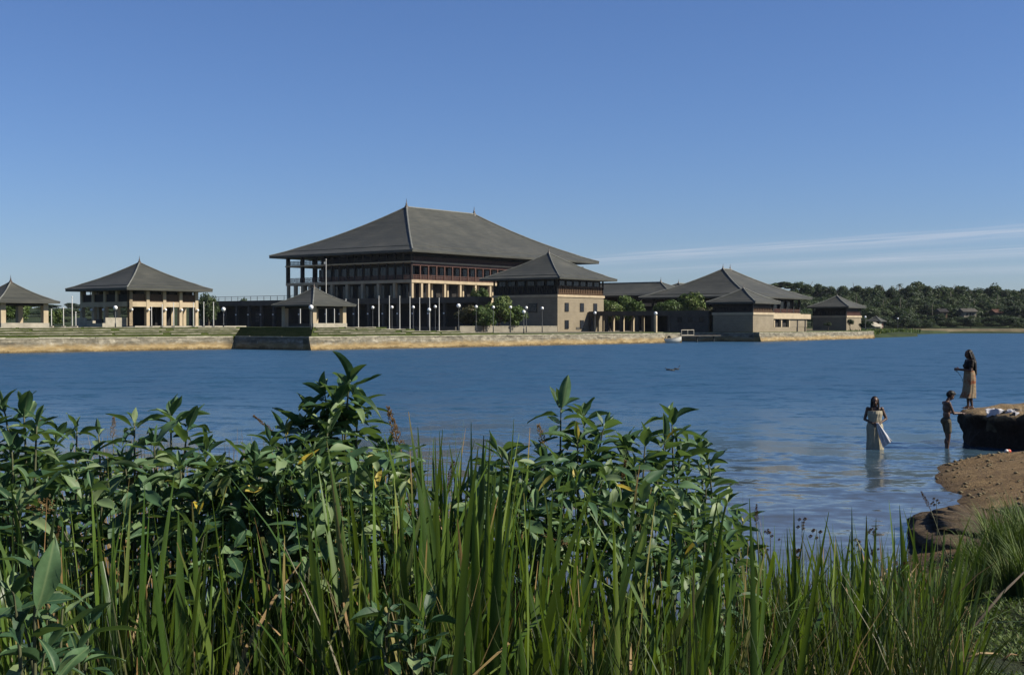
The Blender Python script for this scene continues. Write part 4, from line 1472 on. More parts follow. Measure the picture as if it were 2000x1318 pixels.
def tree_px(px, ptop, D, wpx, crown, label, zb=Z0, low=None, **kw):
    """place by the spot where its crown stands in the photograph: crown top at ptop, full width wpx"""
    p = at(px, ptop, D)
    rx = wpx / 2 / FPX * D * 1.22
    h = p.z - zb
    rz_ = (h - (low if low is not None else 0.6)) / 2 * 1.04
    return tree(p.x, p.y, zb, h, rx, rz_, crown, label, **kw)


G1 = 'trees in the forecourt'
tree_px(921, 590, 231, 62, CR_OLV, 'olive-brown bushy tree leftmost behind the low forecourt wall', low=0.2, group=G1)
tree_px(946, 598, 230, 50, CR_MID[3], 'low green bushy tree between the olive bush and the tallest forecourt tree', low=0.2, group=G1)
tree_px(974, 574, 236, 58, CR_MID[0], 'tallest rounded bright green tree behind the low forecourt wall', low=0.3, group=G1)
tree_px(1004, 590, 238, 48, CR_MID[1], 'rounded green tree rightmost behind the low forecourt wall', low=0.2, group=G1)
G2 = 'garden trees behind the walkway'
tree_px(1191, 586, 276, 52, CR_MID[2], 'rounded green garden tree nearest the blockwork pavilion', group=G2)
tree_px(1231, 574, 278, 58, CR_MID[0], 'taller rounded green garden tree behind the walkway columns', group=G2)
tree_px(1304, 580, 272, 58, CR_MID[1], 'green garden tree under the left eave of the court hall', group=G2)
tree_px(1345, 571, 274, 66, CR_MID[3], 'largest dark green garden tree in front of the court hall', group=G2)
tree_px(1377, 594, 270, 38, CR_OLV, 'olive-brown garden tree beside the small pavilion', group=G2)
tree_px(938, 556, 276, 34, CR_MID[1], 'slender tree rising past the eave between great hall and blockwork pavilion', low=2.0)
tree_px(1692, 624, 303, 26, CR_FAR[1], 'ragged dark tree against the right wall of the farthest pavilion', low=0.1)
tree_px(1661, 622, 292, 12, CR_FAR[3], 'thin sapling in front of the sunlit wall of the farthest pavilion', low=0.8)
tree_px(1617, 628, 282, 14, CR_FAR[2], 'small sapling before the dark wall of the farthest pavilion', low=0.9)
for px_w, w_w in ((1549, 12), (1516, 10), (1586, 11)):
    tree_px(px_w, 649, 252 + (px_w - 1516) * 0.3, w_w, CR_FAR[px_w % 3], 'small weedy bush growing on top of the far masonry wall', low=0.0, group='weeds on the masonry wall', cat='bush', name='bush')
tree_px(407, 570, 250, 42, CR_FAR[4], 'green tree showing behind the right eave of the open pavilion')
tree_px(477, 580, 310, 30, CR_MID[0], 'tree top rising over the colonnade railing')
tree_px(30, 588, 172, 62, CR_MID[1], 'leafy tree behind the columns of the left kiosk', zb=TER - 0.3)
tree_px(106, 604, 182, 36, CR_MID[3], 'rounded dark tree between the left kiosk and the open pavilion', zb=TER - 0.3, low=0.1)

# palms
frond_v = []
pm_ = MB()
pr = np.random.default_rng(5)
for k in range(17):
    a = 2 * math.pi * k / 17 + pr.uniform(-0.15, 0.15)
    el_ = pr.uniform(-0.25, 1.2)
    L = pr.uniform(0.8, 1.05)
    prev = None
    pts = []
    for i in range(7):
        s = i / 6
        r_ = L * s
        pts.append(Vector((math.cos(a) * r_ * math.cos(el_ * (1 - s * 0.5)), math.sin(a) * r_ * math.cos(el_ * (1 - s * 0.5)), L * (math.sin(el_) * s - 0.75 * s * s))))
    side = Vector((-math.sin(a), math.cos(a), 0))
    for i in range(6):
        wd0, wd1 = 0.14 * math.sin(math.pi * (0.12 + 0.85 * i / 6)), 0.14 * math.sin(math.pi * (0.12 + 0.85 * (i + 1) / 6))
        for sgn in (-1, 1):
            for half in (0.0, 0.5):
                q0 = pts[i].lerp(pts[i + 1], half)
                q1 = pts[i].lerp(pts[i + 1], half + 0.32)
                t_ = side * sgn * (wd0 if half == 0 else wd1) + Vector((0, 0, -0.07)) + (pts[i + 1] - pts[i]) * 0.5
                pm_.add([q0, q1, q1 + t_, q0 + t_ * 0.96], [(0, 1, 2, 3)])
PALM = pm_.mesh('crown', M['fcrown'])
PTR = MB().tube([(0, 0, 0), (0.03, 0.01, 0.35), (0.02, -0.01, 0.7), (0.0, 0, 1.0)], [0.026, 0.02, 0.017, 0.015], 7).mesh('trunk', M['palmbark'], True)


def palm(px, ptop, D, wpx, label, group, zb=None):
    p = at(px, ptop, D)
    z = far_z(p.x, p.y) if zb is None else zb
    r_ = wpx / 2 / FPX * D
    o = thing('palm_tree', label, 'palm tree', (p.x, p.y, z), rnd.uniform(0, 6), group)
    h = p.z - r_ * 0.75 - z
    link('trunk', PTR, o, scale=(h * 0.8, h * 0.8, h))
    link('crown', PALM, o, (0, 0, h), scale=(r_, r_, r_ * 1.1))


GF = 'trees of the far wooded shore'
# skyline trees: (px, top) measured along the ridge of the wood
sky_ = [(1524, 553, 'f'), (1548, 556, 'f'), (1566, 554, 0), (1596, 552, 0), (1615, 562, 0), (1640, 561, 1), (1655, 570, 0), (1676, 557, 0), (1692, 565, 1),
        (1708, 566, 0), (1722, 559, 0), (1740, 563, 1), (1774, 562, 0), (1793, 554, 0), (1808, 561, 1), (1828, 561, 0), (1852, 560, 0), (1874, 560, 0), (1884, 562, 1),
        (1903, 567, 0), (1925, 565, 0), (1940, 567, 1), (1958, 569, 0), (1978, 569, 0), (1996, 568, 0), (2020, 566, 1), (2045, 570, 0), (2075, 568, 0)]
for px, pt, k in sky_:
    pt -= 6
    D = rnd.uniform(590, 640)
    p = at(px, pt, D)
    z = far_z(p.x, p.y)
    h = p.z - z
    if k == 'f':
        tree(p.x, p.y, z, h, h * 0.45, h * 0.16, rnd.choice(CR_FLAT), 'flat topped spreading tree on the skyline behind the court hall', GF, tsc=0.62)
    else:
        tree(p.x, p.y, z, h, rnd.uniform(4.2, 7.0), h * rnd.uniform(0.36, 0.46), rnd.choice(CR_FAR), 'tall broadleaf tree on the skyline of the far wooded shore', GF)
for i in range(110):
    px = 1500 + (i + rnd.random()) * 600 / 110
    pt = rnd.uniform(569, 604)
    D = 628 - (pt - 565) * 3.0 + rnd.uniform(-10, 10)
    p = at(px, pt, D)
    z = far_z(p.x, p.y)
    h = p.z - z
    if 1826 < px < 1905 and pt > 596 or 1925 < px < 1965 and pt > 594:
        continue
    tree(p.x, p.y, z, h, rnd.uniform(4.6, 6.6), min(h * 0.5, rnd.uniform(5.2, 7.2)), rnd.choice(CR_FAR), 'dense broadleaf tree in the body of the far wood', GF)
GB = 'bushes along the far bank'
for i in range(90):
    px = 1640 + (i + rnd.random()) * 460 / 90
    D = rnd.uniform(492, 530)
    py = 635 - rnd.uniform(0.5, 20) + (D - 492) * -0.1
    if 1826 < px < 1850 or 1872 < px < 1906 or 1925 < px < 1965:
        py = max(py, 615)
    p = at(px, py, D)
    z = far_z(p.x, p.y)
    h = max(1.8, p.z - z)
    tree(p.x, p.y, z, h, rnd.uniform(2.8, 4.6), h * 0.56, rnd.choice(CR_FAR), 'low green bush along the far bank', GB, 'bush', 'bush')
GP = 'palms on the far shore'
for a_ in ((1757, 550, 600, 16, 'tallest slim coconut palm standing above the far wood'), (1856, 559, 575, 20, 'leaning coconut palm in front of the far wood'), (1868, 556, 620, 14, 'coconut palm crest just above the wood, right of the leaning palm'),
           (1711, 553, 620, 13, 'thin coconut palm over the skyline near the farthest pavilion'), (1730, 577, 560, 22, 'short coconut palm above the gate hut'), (1808, 583, 555, 22, 'coconut palm in the middle of the far wood'),
           (1838, 580, 560, 24, 'coconut palm left of the far brown house'), (1880, 580, 560, 26, 'coconut palm behind the far cream house'), (1966, 575, 570, 24, 'coconut palm near the right edge of the far wood'),
           (1990, 583, 560, 24, 'rightmost coconut palm of the far wood'), (1672, 566, 575, 20, 'coconut palm just right of the farthest pavilion roof')):
    palm(*a_, GP)
for i in range(26):
    palm(1655 + i * 14 + rnd.uniform(-6, 6), rnd.uniform(566, 600), rnd.uniform(545, 590), rnd.uniform(16, 24), 'coconut palm standing among the broadleaf trees of the far wood', GP)
GL = 'hazy trees beyond the left terrace'
for i in range(46):
    px = -60 + (i + rnd.random()) * 330 / 46
    D = rnd.uniform(520, 760)
    pt = rnd.uniform(607, 618) if D > 600 else rnd.uniform(613, 624)
    p = at(px, pt, D)
    z = far_z(p.x, p.y)
    h = max(3, p.z - z)
    tree(p.x, p.y, z, h, rnd.uniform(4, 7), h * 0.5, rnd.choice(CR_FAR), 'distant hazy tree beyond the terrace on the left', GL)
for px, pt in ((163, 604), (202, 600), (58, 603), (182, 607)):
    palm(px, pt, 640, 15, 'distant coconut palm beyond the left terrace', GL)


# small houses among the far trees
def house(px, py, D, w, h, wall, roof, label, rz_=0.2):
    p = at(px, py, D)
    z = min(far_z(p.x, p.y), p.z)
    o = thing('house', label, 'house', (p.x, p.y, z), rz_, 'small houses among the far trees')
    hh = p.z - z + h
    MB().box(-w / 2, -2.2, -1, w / 2, 2.2, hh).build('wall', M[wall], o)
    MB().add([(-w / 2 - .6, -2.9, hh - .1), (w / 2 + .6, -2.9, hh - .1), (w / 2 + .6, 2.9, hh - .1), (-w / 2 - .6, 2.9, hh - .1), (-w / 2 - .6, 0, hh + 1.3), (w / 2 + .6, 0, hh + 1.3)],
             [(0, 1, 5, 4), (2, 3, 4, 5), (0, 4, 3), (1, 2, 5), (0, 3, 2, 1)]).build('roof', M[roof], o)
    for k in (-0.25, 0.2):
        put('window', o, w * 0.14, 0.1, 1.0, 'timber', (k * w, -2.22, hh - 1.7))
    put('door', o, w * 0.12, 0.1, 1.7, 'timber', (0.02 * w, -2.22, hh - 2.2))


house(1838, 617, 520, 3.0, 1.7, 'screen', 'timber', 'small brown house among the far trees')
house(1889, 617, 525, 5.6, 1.8, 'pale', 'concrete', 'long cream house among the far trees')
house(1948, 617, 535, 4.5, 1.5, 'concrete', 'rooftile', 'brown roofed house near the right end of the far wood')
house(1702, 641, 400, 3.2, 0.6, 'cream', 'plinth', 'low sandy coloured shed behind the far pavilion', 0.7)

# ------------------------------------------------------------------ earth ledge, clod, washing


def mound(name, outline, levels, amp, mat, label, cat, fq=1.3, nseg=150, tilt=0.0):
    """lumpy solid: outline swept through (offset outwards, height) levels, closed on top"""
    pts = [Vector((x, y, 0)) for x, y in outline]
    n0 = len(pts)
    per = [0.0]
    for i in range(n0):
        per.append(per[-1] + (pts[(i + 1) % n0] - pts[i]).length)
    ring = []
    for k in range(nseg):
        s = per[-1] * k / nseg
        i = max(j for j in range(n0) if per[j] <= s + 1e-9)
        f = (s - per[i]) / max(1e-6, per[i + 1] - per[i])
        p0, p1, p2, p3 = pts[i - 1], pts[i], pts[(i + 1) % n0], pts[(i + 2) % n0]
        ring.append(0.5 * ((2 * p1) + (p2 - p0) * f + (2 * p0 - 5 * p1 + 4 * p2 - p3) * f * f + (3 * p1 - p0 - 3 * p2 + p3) * f ** 3))
    c = sum(ring, Vector()) / nseg
    nr = []
    for k in range(nseg):
        t_ = ring[(k + 1) % nseg] - ring[k - 1]
        n_ = Vector((t_.y, -t_.x, 0)).normalized()
        if n_.dot(ring[k] - c) < 0:
            n_ = -n_
        nr.append(n_)
    m = MB()
    z_at = 0
    for off, z in levels:
        for k in range(nseg):
            p = ring[k] + nr[k] * off if off > -0.6 else c + (ring[k] - c) * max(0.05, 1 + off * 0.28)
            p = Vector((p.x, p.y, z + tilt * (p.x - outline[0][0]) * max(0, min(1, z))))
            q = p * fq
            d = noise.noise_vector(q) * amp + noise.noise_vector(q * 3.1) * amp * 0.4 + noise.noise_vector(q * 8.0) * amp * 0.15
            d.z *= 0.7
            m.v.append(p + d)
    L = len(levels)
    for i in range(L - 1):
        for k in range(nseg):
            k2 = (k + 1) % nseg
            m.f.append((i * nseg + k, i * nseg + k2, (i + 1) * nseg + k2, (i + 1) * nseg + k))
    m.f.append(tuple((L - 1) * nseg + k for k in range(nseg)))
    me = m.mesh(name, mat, True)
    o = link(name, me)
    return tag(o, label, cat)


LEDGE = [(11.6, 33.0), (11.45, 31.9), (11.65, 31.3), (12.1, 30.75), (12.9, 30.2), (13.8, 29.6), (14.8, 29.0), (16, 29.0), (19, 29.5), (22, 31), (21, 34.2), (17, 34.3), (14.4, 33.9), (12.6, 33.5)]
lv = [(-0.1, -0.5), (-0.06, -0.2), (-0.05, 0.0), (-0.06, 0.15), (-0.07, 0.28), (-0.05, 0.4), (-0.02, 0.5), (0.03, 0.60), (0.05, 0.68), (0.02, 0.75), (-0.05, 0.81), (-0.2, 0.85), (-0.4, 0.88),
      (-0.7, 0.885), (-1.2, 0.90), (-1.8, 0.90), (-2.4, 0.90), (-3.0, 0.90), (-3.38, 0.90)]
mound('earth_ledge', LEDGE, lv, 0.19, M['ledge'], 'undercut brown earth ledge at the water where the girl stands', 'earth ledge', 1.7, 240, 0.04)
CLOD = [(5.45, 17.0), (5.65, 16.3), (6.2, 15.9), (7.0, 16.0), (7.6, 16.8), (7.6, 18.0), (7.0, 19.2), (6.3, 19.5), (5.8, 18.6)]
lv = [(-0.2, -0.5), (-0.1, -0.15), (0.0, 0.0), (0.03, 0.08), (0.0, 0.14), (-0.1, 0.20), (-0.25, 0.24), (-0.5, 0.27), (-1.0, 0.29), (-2.0, 0.30), (-3.2, 0.30)]
mound('earth_clod', CLOD, lv, 0.13, M['clod'], 'dark lump of bank earth jutting into the water behind the reeds', 'earth clod', 2.3, 150)


def draped(name, c, sx, sy, rz_, drop, mat, label, seed, cat='cloth', group='washing laid out on the ledge', edge=None):
    """crumpled cloth lying on the ledge; the side towards the water (local -y) hangs over the edge"""
    n = 34
    m = MB()
    for j in range(n + 1):
        for i in range(n + 1):
            u, v = i / n - 0.5, j / n - 0.5
            x = u * sx * (1 + 0.18 * noise.noise((v * 4, seed, 0)))
            y = v * sy * (1 + 0.18 * noise.noise((u * 4, seed, 5)))
            z = 0.035 + 0.05 * noise.noise((x * 6, y * 6, seed)) + 0.025 * noise.noise((x * 15, y * 15, seed)) + 0.06 * max(0, noise.noise((x * 3, y * 3, seed + 9)))
            ye = -sy * 0.5 + drop
            if y < ye:
                k = ye - y
                y = ye - 0.05 * (1 - math.exp(-k * 8)) + 0.02 * math.sin(x * 22 + seed)
                z -= k * 0.95
            m.v.append((x, y, z))
    for j in range(n):
        for i in range(n):
            q = j * (n + 1) + i
            m.f.append((q, q + 1, q + n + 2, q + n + 1))
    o = m.build(name, M[mat], None, True)
    o.location = c
    o.rotation_euler = (0, 0, rz_)
    md = o.modifiers.new('thickness', 'SOLIDIFY')
    md.thickness = 0.012
    return tag(o, label, cat, group)


draped('washed_cloth', (12.0, 31.22, 0.88), 0.8, 0.5, -0.35, 0.16, 'washing', 'small white cloth spread on the ledge next to the girl', 1.0)
draped('washed_cloth', (12.95, 30.62, 0.90), 1.15, 0.7, -0.35, 0.26, 'washing', 'big white cloth hanging over the ledge near the frame edge', 4.0)
draped('washed_cloth', (12.42, 31.15, 0.88), 0.36, 0.28, 0.5, 0.0, 'blouse', 'crumpled dark cloth between the white cloths on the ledge', 7.0)
draped('washed_cloth', (11.72, 31.12, 0.86), 0.42, 0.75, -0.75, 0.52, 'shorts', 'dull dark cloth hanging down the left corner of the ledge', 15.0)
draped('washed_cloth', (13.6, 30.3, 0.92), 0.9, 0.5, -0.35, 0.2, 'cloth', 'crumpled dull pale cloth on the ledge beside the big white one', 19.0)
draped('washed_cloth', (12.25, 30.85, 0.83), 0.22, 0.36, 0.5, 0.22, 'washing', 'narrow pale strip of cloth dangling down the dark ledge face', 11.0)
p = at(1971, 884, 29.2)
sc = thing('plastic_scrap', 'small red and white plastic scrap on the sand below the ledge', 'litter', (p.x, p.y, ground(p.x, p.y)), 0.4)
MB().ell((0, 0, 0.05), (0.07, 0.045, 0.05), 10, 7).build('red_half', M['red'], sc, True)
MB().ell((-0.06, 0.0, 0.055), (0.05, 0.04, 0.045), 10, 7).build('white_half', M['white'], sc, True)
# pebbles and crumbs on the beach
nP = 3200
vs, fs, at_ = [], [], []
octv = np.array([(1, 0, 0), (-1, 0, 0), (0, 1, 0), (0, -1, 0), (0, 0, 0.7), (0, 0, -0.7)], float)
octf = np.array([(0, 2, 4), (2, 1, 4), (1, 3, 4), (3, 0, 4), (2, 0, 5), (1, 2, 5), (3, 1, 5), (0, 3, 5)])
k = 0
while k < nP:
    y = rnd.uniform(14, 31)
    x = rnd.uniform(4, 15)
    if shore_dist(np.array([x]), np.array([y]))[0] < 0.05:
        continue
    s = 0.008 + 0.05 * rnd.random() ** 4
    vs.append(octv * s * np.array([1, rnd.uniform(0.6, 1), 0.8]) + np.array([x, y, ground(x, y) + s * 0.3]))
    fs.append(octf + 6 * k)
    k += 1
pb = link('pebbles', np_mesh('pebbles', np.concatenate(vs), np.concatenate(fs), M['bank']))
pb['kind'] = 'stuff'


# ------------------------------------------------------------------ people
def remesh(name, m, mat, voxel=0.008, it=4, parent=None):
    """fuse overlapping forms into one continuous surface"""
    me = m.mesh(name + '_forms', mat)
    o = bpy.data.objects.new('tmp', me)
    col.objects.link(o)
    r_ = o.modifiers.new('r', 'REMESH')
    r_.mode = 'VOXEL'
    r_.voxel_size = voxel
    s_ = o.modifiers.new('s', 'SMOOTH')
    s_.factor = 0.5
    s_.iterations = it
    dg = bpy.context.evaluated_depsgraph_get()
    ev = o.evaluated_get(dg)
    me2 = bpy.data.meshes.new_from_object(ev)
    me2.name = name
    bpy.data.objects.remove(o)
    me2.materials.clear()
    me2.materials.append(mat)
    me2.polygons.foreach_set('use_smooth', [True] * len(me2.polygons))
    return link(name, me2, parent)


def hand(m, w, d, n, s=1.0, curl=0.5):
    """palm, four unequal bent fingers and a thumb; w wrist, d towards the fingers, n palm normal"""
    d = d.normalized()
    n = (n - d * n.dot(d)).normalized()
    sd = d.cross(n)
    pc = w + d * 0.045 * s
    m.ell(pc, (0.045 * s, 0.038 * s, 0.016 * s), 10, 8, Matrix((d, sd, n)).transposed())
    for k, (L, o_) in enumerate(((0.062, -0.030), (0.072, -0.010), (0.068, 0.011), (0.054, 0.030))):
        b0 = pc + d * 0.036 * s + sd * o_ * s
        d1 = (d + n * curl * 0.5 + sd * o_ * 3).normalized()
        b1 = b0 + d1 * L * 0.55 * s
        d2 = (d + n * curl * 1.5).normalized()
        b2 = b1 + d2 * L * 0.5 * s
        m.cap(b0, 0.0095 * s, b1, 0.0088 * s, 8)
        m.cap(b1, 0.0088 * s, b2, 0.0072 * s, 8)
    t0 = w + d * 0.02 * s - sd * 0.03 * s
    t1 = t0 + (d * 0.6 - sd * 0.7 + n * 0.3).normalized() * 0.04 * s
    t2 = t1 + (d * 0.9 - sd * 0.2 + n * 0.5).normalized() * 0.03 * s
    m.cap(t0, 0.012 * s, t1, 0.0105 * s, 8)
    m.cap(t1, 0.0105 * s, t2, 0.008 * s, 8)


def foot(m, an, d, s=1.0):
    d = Vector((d[0], d[1], 0)).normalized()
    heel = Vector((an.x, an.y, an.z - 0.055 * s)) - d * 0.03 * s
    ball = Vector((an.x, an.y, an.z - 0.062 * s)) + d * 0.12 * s
    m.cap(heel, 0.033 * s, ball, 0.026 * s, 10)
    m.cap(an + Vector((0, 0, -0.01)), 0.036 * s, ball - d * 0.03 * s, 0.03 * s, 10)
    sd = Vector((-d.y, d.x, 0))
    for k in range(5):
        o_ = (-0.03 + 0.015 * k) * s
        m.cap(ball + sd * o_, 0.012 * s, ball + sd * o_ + d * (0.055 - 0.006 * k) * s + Vector((0, 0, -0.008 * s)), 0.009 * s, 8)


def head(m, c, f, up, s=1.0):
    """skull, jaw, brow, nose, lips and ears; f = facing direction"""
    f = f.normalized()
    up = (up - f * up.dot(f)).normalized()
    sd = up.cross(f)
    Rm = Matrix((f, sd, up)).transposed()
    P = lambda a, b_, c_: c + f * a * s + sd * b_ * s + up * c_ * s
    m.ell(P(-0.008, 0, 0.03), (0.095 * s, 0.074 * s, 0.088 * s), 16, 12, Rm)
    m.ell(P(0.022, 0, -0.03), (0.068 * s, 0.060 * s, 0.075 * s), 14, 10, Rm)
    m.ell(P(0.045, 0, -0.088), (0.03 * s, 0.032 * s, 0.024 * s), 10, 8, Rm)
    m.ell(P(0.070, 0, 0.022), (0.016 * s, 0.048 * s, 0.012 * s), 10, 6, Rm)
    m.cap(P(0.083, 0, 0.008), 0.008 * s, P(0.103, 0, -0.03), 0.0125 * s, 8)
    m.ell(P(0.096, 0.011, -0.034), (0.01 * s, 0.008 * s, 0.008 * s), 8, 6, Rm)
    m.ell(P(0.096, -0.011, -0.034), (0.01 * s, 0.008 * s, 0.008 * s), 8, 6, Rm)
    m.ell(P(0.083, 0, -0.054), (0.011 * s, 0.022 * s, 0.006 * s), 8, 6, Rm)
    m.ell(P(0.081, 0, -0.066), (0.011 * s, 0.018 * s, 0.007 * s), 8, 6, Rm)
    for q in (-1, 1):
        m.ell(P(0.064, q * 0.038, -0.012), (0.018 * s, 0.02 * s, 0.016 * s), 8, 6, Rm)
        m.ell(P(-0.008, q * 0.076, -0.004), (0.018 * s, 0.009 * s, 0.03 * s), 8, 6, Rm)
    return P


def eyes(parent, P, s=1.0):
    for q in (-1, 1):
        MB().ell(P(0.077, q * 0.031, 0.004), 0.0105 * s, 8, 6).build('eye', M['eye'], parent, True)


def loft(rings, nseg=48, folds=None):
    """cloth tube through (centre, rx, ry) rings; folds(i, t) adds to the radius"""
    m = MB()
    for i, (c, rx, ry) in enumerate(rings):
        for k in range(nseg):
            t = 2 * math.pi * k / nseg
            f = 1 + (folds(i / (len(rings) - 1), t) if folds else 0)
            m.v.append((c[0] + rx * f * math.cos(t), c[1] + ry * f * math.sin(t), c[2]))
    for i in range(len(rings) - 1):
        for k in range(nseg):
            k2 = (k + 1) % nseg
            m.f.append((i * nseg + k, i * nseg + k2, (i + 1) * nseg + k2, (i + 1) * nseg + k))
    return m


VV = Vector
X_, Y_, Z_ = VV((1, 0, 0)), VV((0, 1, 0)), VV((0, 0, 1))

# --- woman standing in the lake: local x = her forward, y = her left
def interp(rs, n):
    out = []
    for k in range(n):
        f = k / (n - 1) * (len(rs) - 1)
        i = min(int(f), len(rs) - 2)
        t_ = f - i
        t_ = t_ * t_ * (3 - 2 * t_) * 0.5 + t_ * 0.5
        a_, b_ = rs[i], rs[i + 1]
        out.append(((VV(a_[0]).lerp(VV(b_[0]), t_)), a_[1] + (b_[1] - a_[1]) * t_, a_[2] + (b_[2] - a_[2]) * t_))
    return out


wp = at(1709, 877, 31.0)
wom = thing('person', 'woman standing in the lake, wrapped in pale cloth and holding white washing', 'person', (wp.x, wp.y, -0.30), R(-100))
b_ = MB()
b_.ell((0, 0, 0.84), (0.115, 0.16, 0.13)).ell((0.0, 0, 1.02), (0.095, 0.125, 0.14)).ell((0.0, 0, 1.17), (0.105, 0.145, 0.13)).ell((-0.01, 0, 1.27), (0.085, 0.155, 0.07))
for q in (-1, 1):
    b_.ell((0.085, q * 0.065, 1.16), (0.05, 0.055, 0.055))
    b_.cap((0, q * 0.085, 0.8), 0.082, (0.01, q * 0.08, 0.42), 0.055)
    b_.cap((0.01, q * 0.08, 0.42), 0.052, (-0.01, q * 0.08, 0.08), 0.034)
    foot(b_, VV((-0.01, q * 0.08, 0.08)), (1, q * 0.15))
    b_.ell((-0.01, q * 0.165, 1.275), 0.05)
# right arm (picture left) hangs then crosses to the waist; left arm bent outwards with the hand at the waist
b_.cap((-0.01, -0.17, 1.27), 0.043, (-0.02, -0.235, 1.02), 0.036).cap((-0.02, -0.235, 1.02), 0.035, (0.15, -0.06, 0.93), 0.024)
hand(b_, VV((0.15, -0.06, 0.93)), VV((0.35, 1, 0.0)), VV((-1, 0.2, -0.4)), 1.0, 0.8)
b_.cap((-0.01, 0.17, 1.27), 0.043, (-0.02, 0.27, 1.04), 0.036).cap((-0.02, 0.27, 1.04), 0.035, (0.14, 0.10, 0.93), 0.024)
hand(b_, VV((0.14, 0.10, 0.93)), VV((0.45, -0.9, -0.1)), VV((-0.7, -0.3, -0.6)), 1.0, 0.8)
b_.cap((-0.01, 0, 1.29), 0.05, (0.01, 0, 1.40), 0.045)
P_ = head(b_, VV((0.02, 0.0, 1.455)), VV((1, 0.05, -0.1)), Z_, 0.92)
remesh('body', b_, M['skin'], 0.0065, 4, wom)
eyes(wom, P_, 0.92)
h_ = MB()
h_.ell((-0.02, 0, 1.505), (0.092, 0.084, 0.082)).ell((-0.06, 0, 1.42), (0.055, 0.075, 0.1)).cap((-0.06, 0, 1.42), 0.07, (-0.11, 0, 1.15), 0.05)
for q in (-1, 1):
    h_.cap((0.02, q * 0.07, 1.50), 0.03, (0.04, q * 0.085, 1.36), 0.026)
    h_.cap((0.04, q * 0.085, 1.36), 0.028, (0.11, q * 0.075, 1.17), 0.015)
remesh('hair', h_, M['hair'], 0.008, 3, wom)
fold = lambda s, t: 0.05 * math.sin(6 * t + 7 * s) * (0.35 + s) + 0.045 * math.sin(11 * t - 4 * s) * (0.2 + s) + 0.025 * math.sin(17 * t + 16 * s)
dr = [((0.02, 0, 1.235), 0.128, 0.160), ((0.025, 0, 1.16), 0.145, 0.172), ((0.02, 0, 1.07), 0.128, 0.155), ((0.015, 0, 0.97), 0.122, 0.15), ((0.01, 0, 0.86), 0.142, 0.182), ((0.01, 0, 0.66), 0.14, 0.180), ((0.01, 0, 0.45), 0.135, 0.178), ((0.015, 0.01, 0.2), 0.142, 0.19), ((0.02, 0.01, 0.06), 0.15, 0.2)]
d_ = loft(interp(dr, 46), 72, fold).build('wrapped_cloth', M['cloth'], wom, True)
md = d_.modifiers.new('thickness', 'SOLIDIFY')
md.thickness = 0.006
# the white washing she holds is its own thing
wc = MB()
nn = 26
wdir = VV((math.cos(R(-100)), math.sin(R(-100)), 0))
wside = VV((-wdir.y, wdir.x, 0))
for j in range(nn + 1):
    s = j / nn
    for i in range(13):
        u = i / 12 - 0.5
        wd = 0.06 + 0.20 * s
        p = wside * (0.04 + 0.24 * s ** 1.15 + u * wd * 0.85) + Z_ * (0.95 - 0.52 * s + u * 0.16 * s) + wdir * (0.185 + 0.02 * math.sin(u * 17 + s * 4) * (0.4 + s) - 0.02 * s)
        wc.v.append(VV((wp.x, wp.y, -0.30)) + p)
for j in range(nn):
    for i in range(12):
        q = j * 13 + i
        wc.f.append((q, q + 1, q + 14, q + 13))
o = wc.build('washed_cloth', M['washing'], None, True)
md = o.modifiers.new('thickness', 'SOLIDIFY')
md.thickness = 0.01
tag(o, 'white cloth trailing from the hands of the woman in the water', 'cloth')

# --- boy bending over the ledge: faces picture right
yp = at(1850, 873, 31.2)
boy = thing('person', 'bare chested boy in shorts standing in the shallows and reaching to the ledge', 'person', (yp.x, yp.y, -0.14), R(8))
b_ = MB()
b_.ell((-0.01, 0, 0.80), (0.105, 0.13, 0.12)).ell((-0.01, 0, 0.96), (0.08, 0.11, 0.14)).ell((0.0, 0, 1.12), (0.10, 0.135, 0.14)).ell((-0.01, 0, 1.23), (0.08, 0.14, 0.07))
b_.ell((-0.07, 0, 0.80), (0.07, 0.115, 0.09))
for q in (-1, 1):
    b_.cap((-0.01, q * 0.07, 0.78), 0.072, (0.03 + q * 0.02, q * 0.075, 0.42), 0.048)
    b_.cap((0.03 + q * 0.02, q * 0.075, 0.42), 0.046, (-0.01 + q * 0.02, q * 0.075, 0.075), 0.03)
    b_.ell((-0.012 + q * 0.02, q * 0.075, 0.30), (0.036, 0.036, 0.08))
    foot(b_, VV((-0.01 + q * 0.02, q * 0.075, 0.075)), (1, q * 0.12), 0.95)
    b_.ell((-0.01, q * 0.145, 1.24), 0.044)
    b_.cap((-0.01, q * 0.15, 1.235), 0.038, (0.09, q * 0.165, 1.0), 0.032)
    b_.cap((0.09, q * 0.165, 1.0), 0.031, (0.32, q * 0.11, 1.0), 0.022)
    hand(b_, VV((0.32, q * 0.11, 1.0)), VV((1, -q * 0.15, 0.03)), VV((0, -q * 0.3, -1)), 0.95, 0.5)
b_.cap((0.0, 0, 1.26), 0.047, (0.055, 0, 1.37), 0.043)
P_ = head(b_, VV((0.10, 0, 1.42)), VV((1, 0, -0.62)), VV((0.5, 0, 1)), 0.92)
remesh('body', b_, M['skin'], 0.0065, 4, boy)
eyes(boy, P_, 0.92)
h_ = MB()
h_.ell(P_(-0.03, 0, 0.05), (0.088, 0.084, 0.083)).ell(P_(-0.07, 0, 0.0), (0.06, 0.072, 0.07)).ell(P_(0.045, 0, 0.088), (0.055, 0.065, 0.03)).ell(P_(-0.02, 0, 0.10), (0.07, 0.066, 0.035))
remesh('hair', h_, M['hair'], 0.008, 2, boy)
sm_ = MB()
sm_.ell((-0.02, 0, 0.82), (0.115, 0.142, 0.10)).ell((-0.075, 0, 0.80), (0.075, 0.125, 0.09))
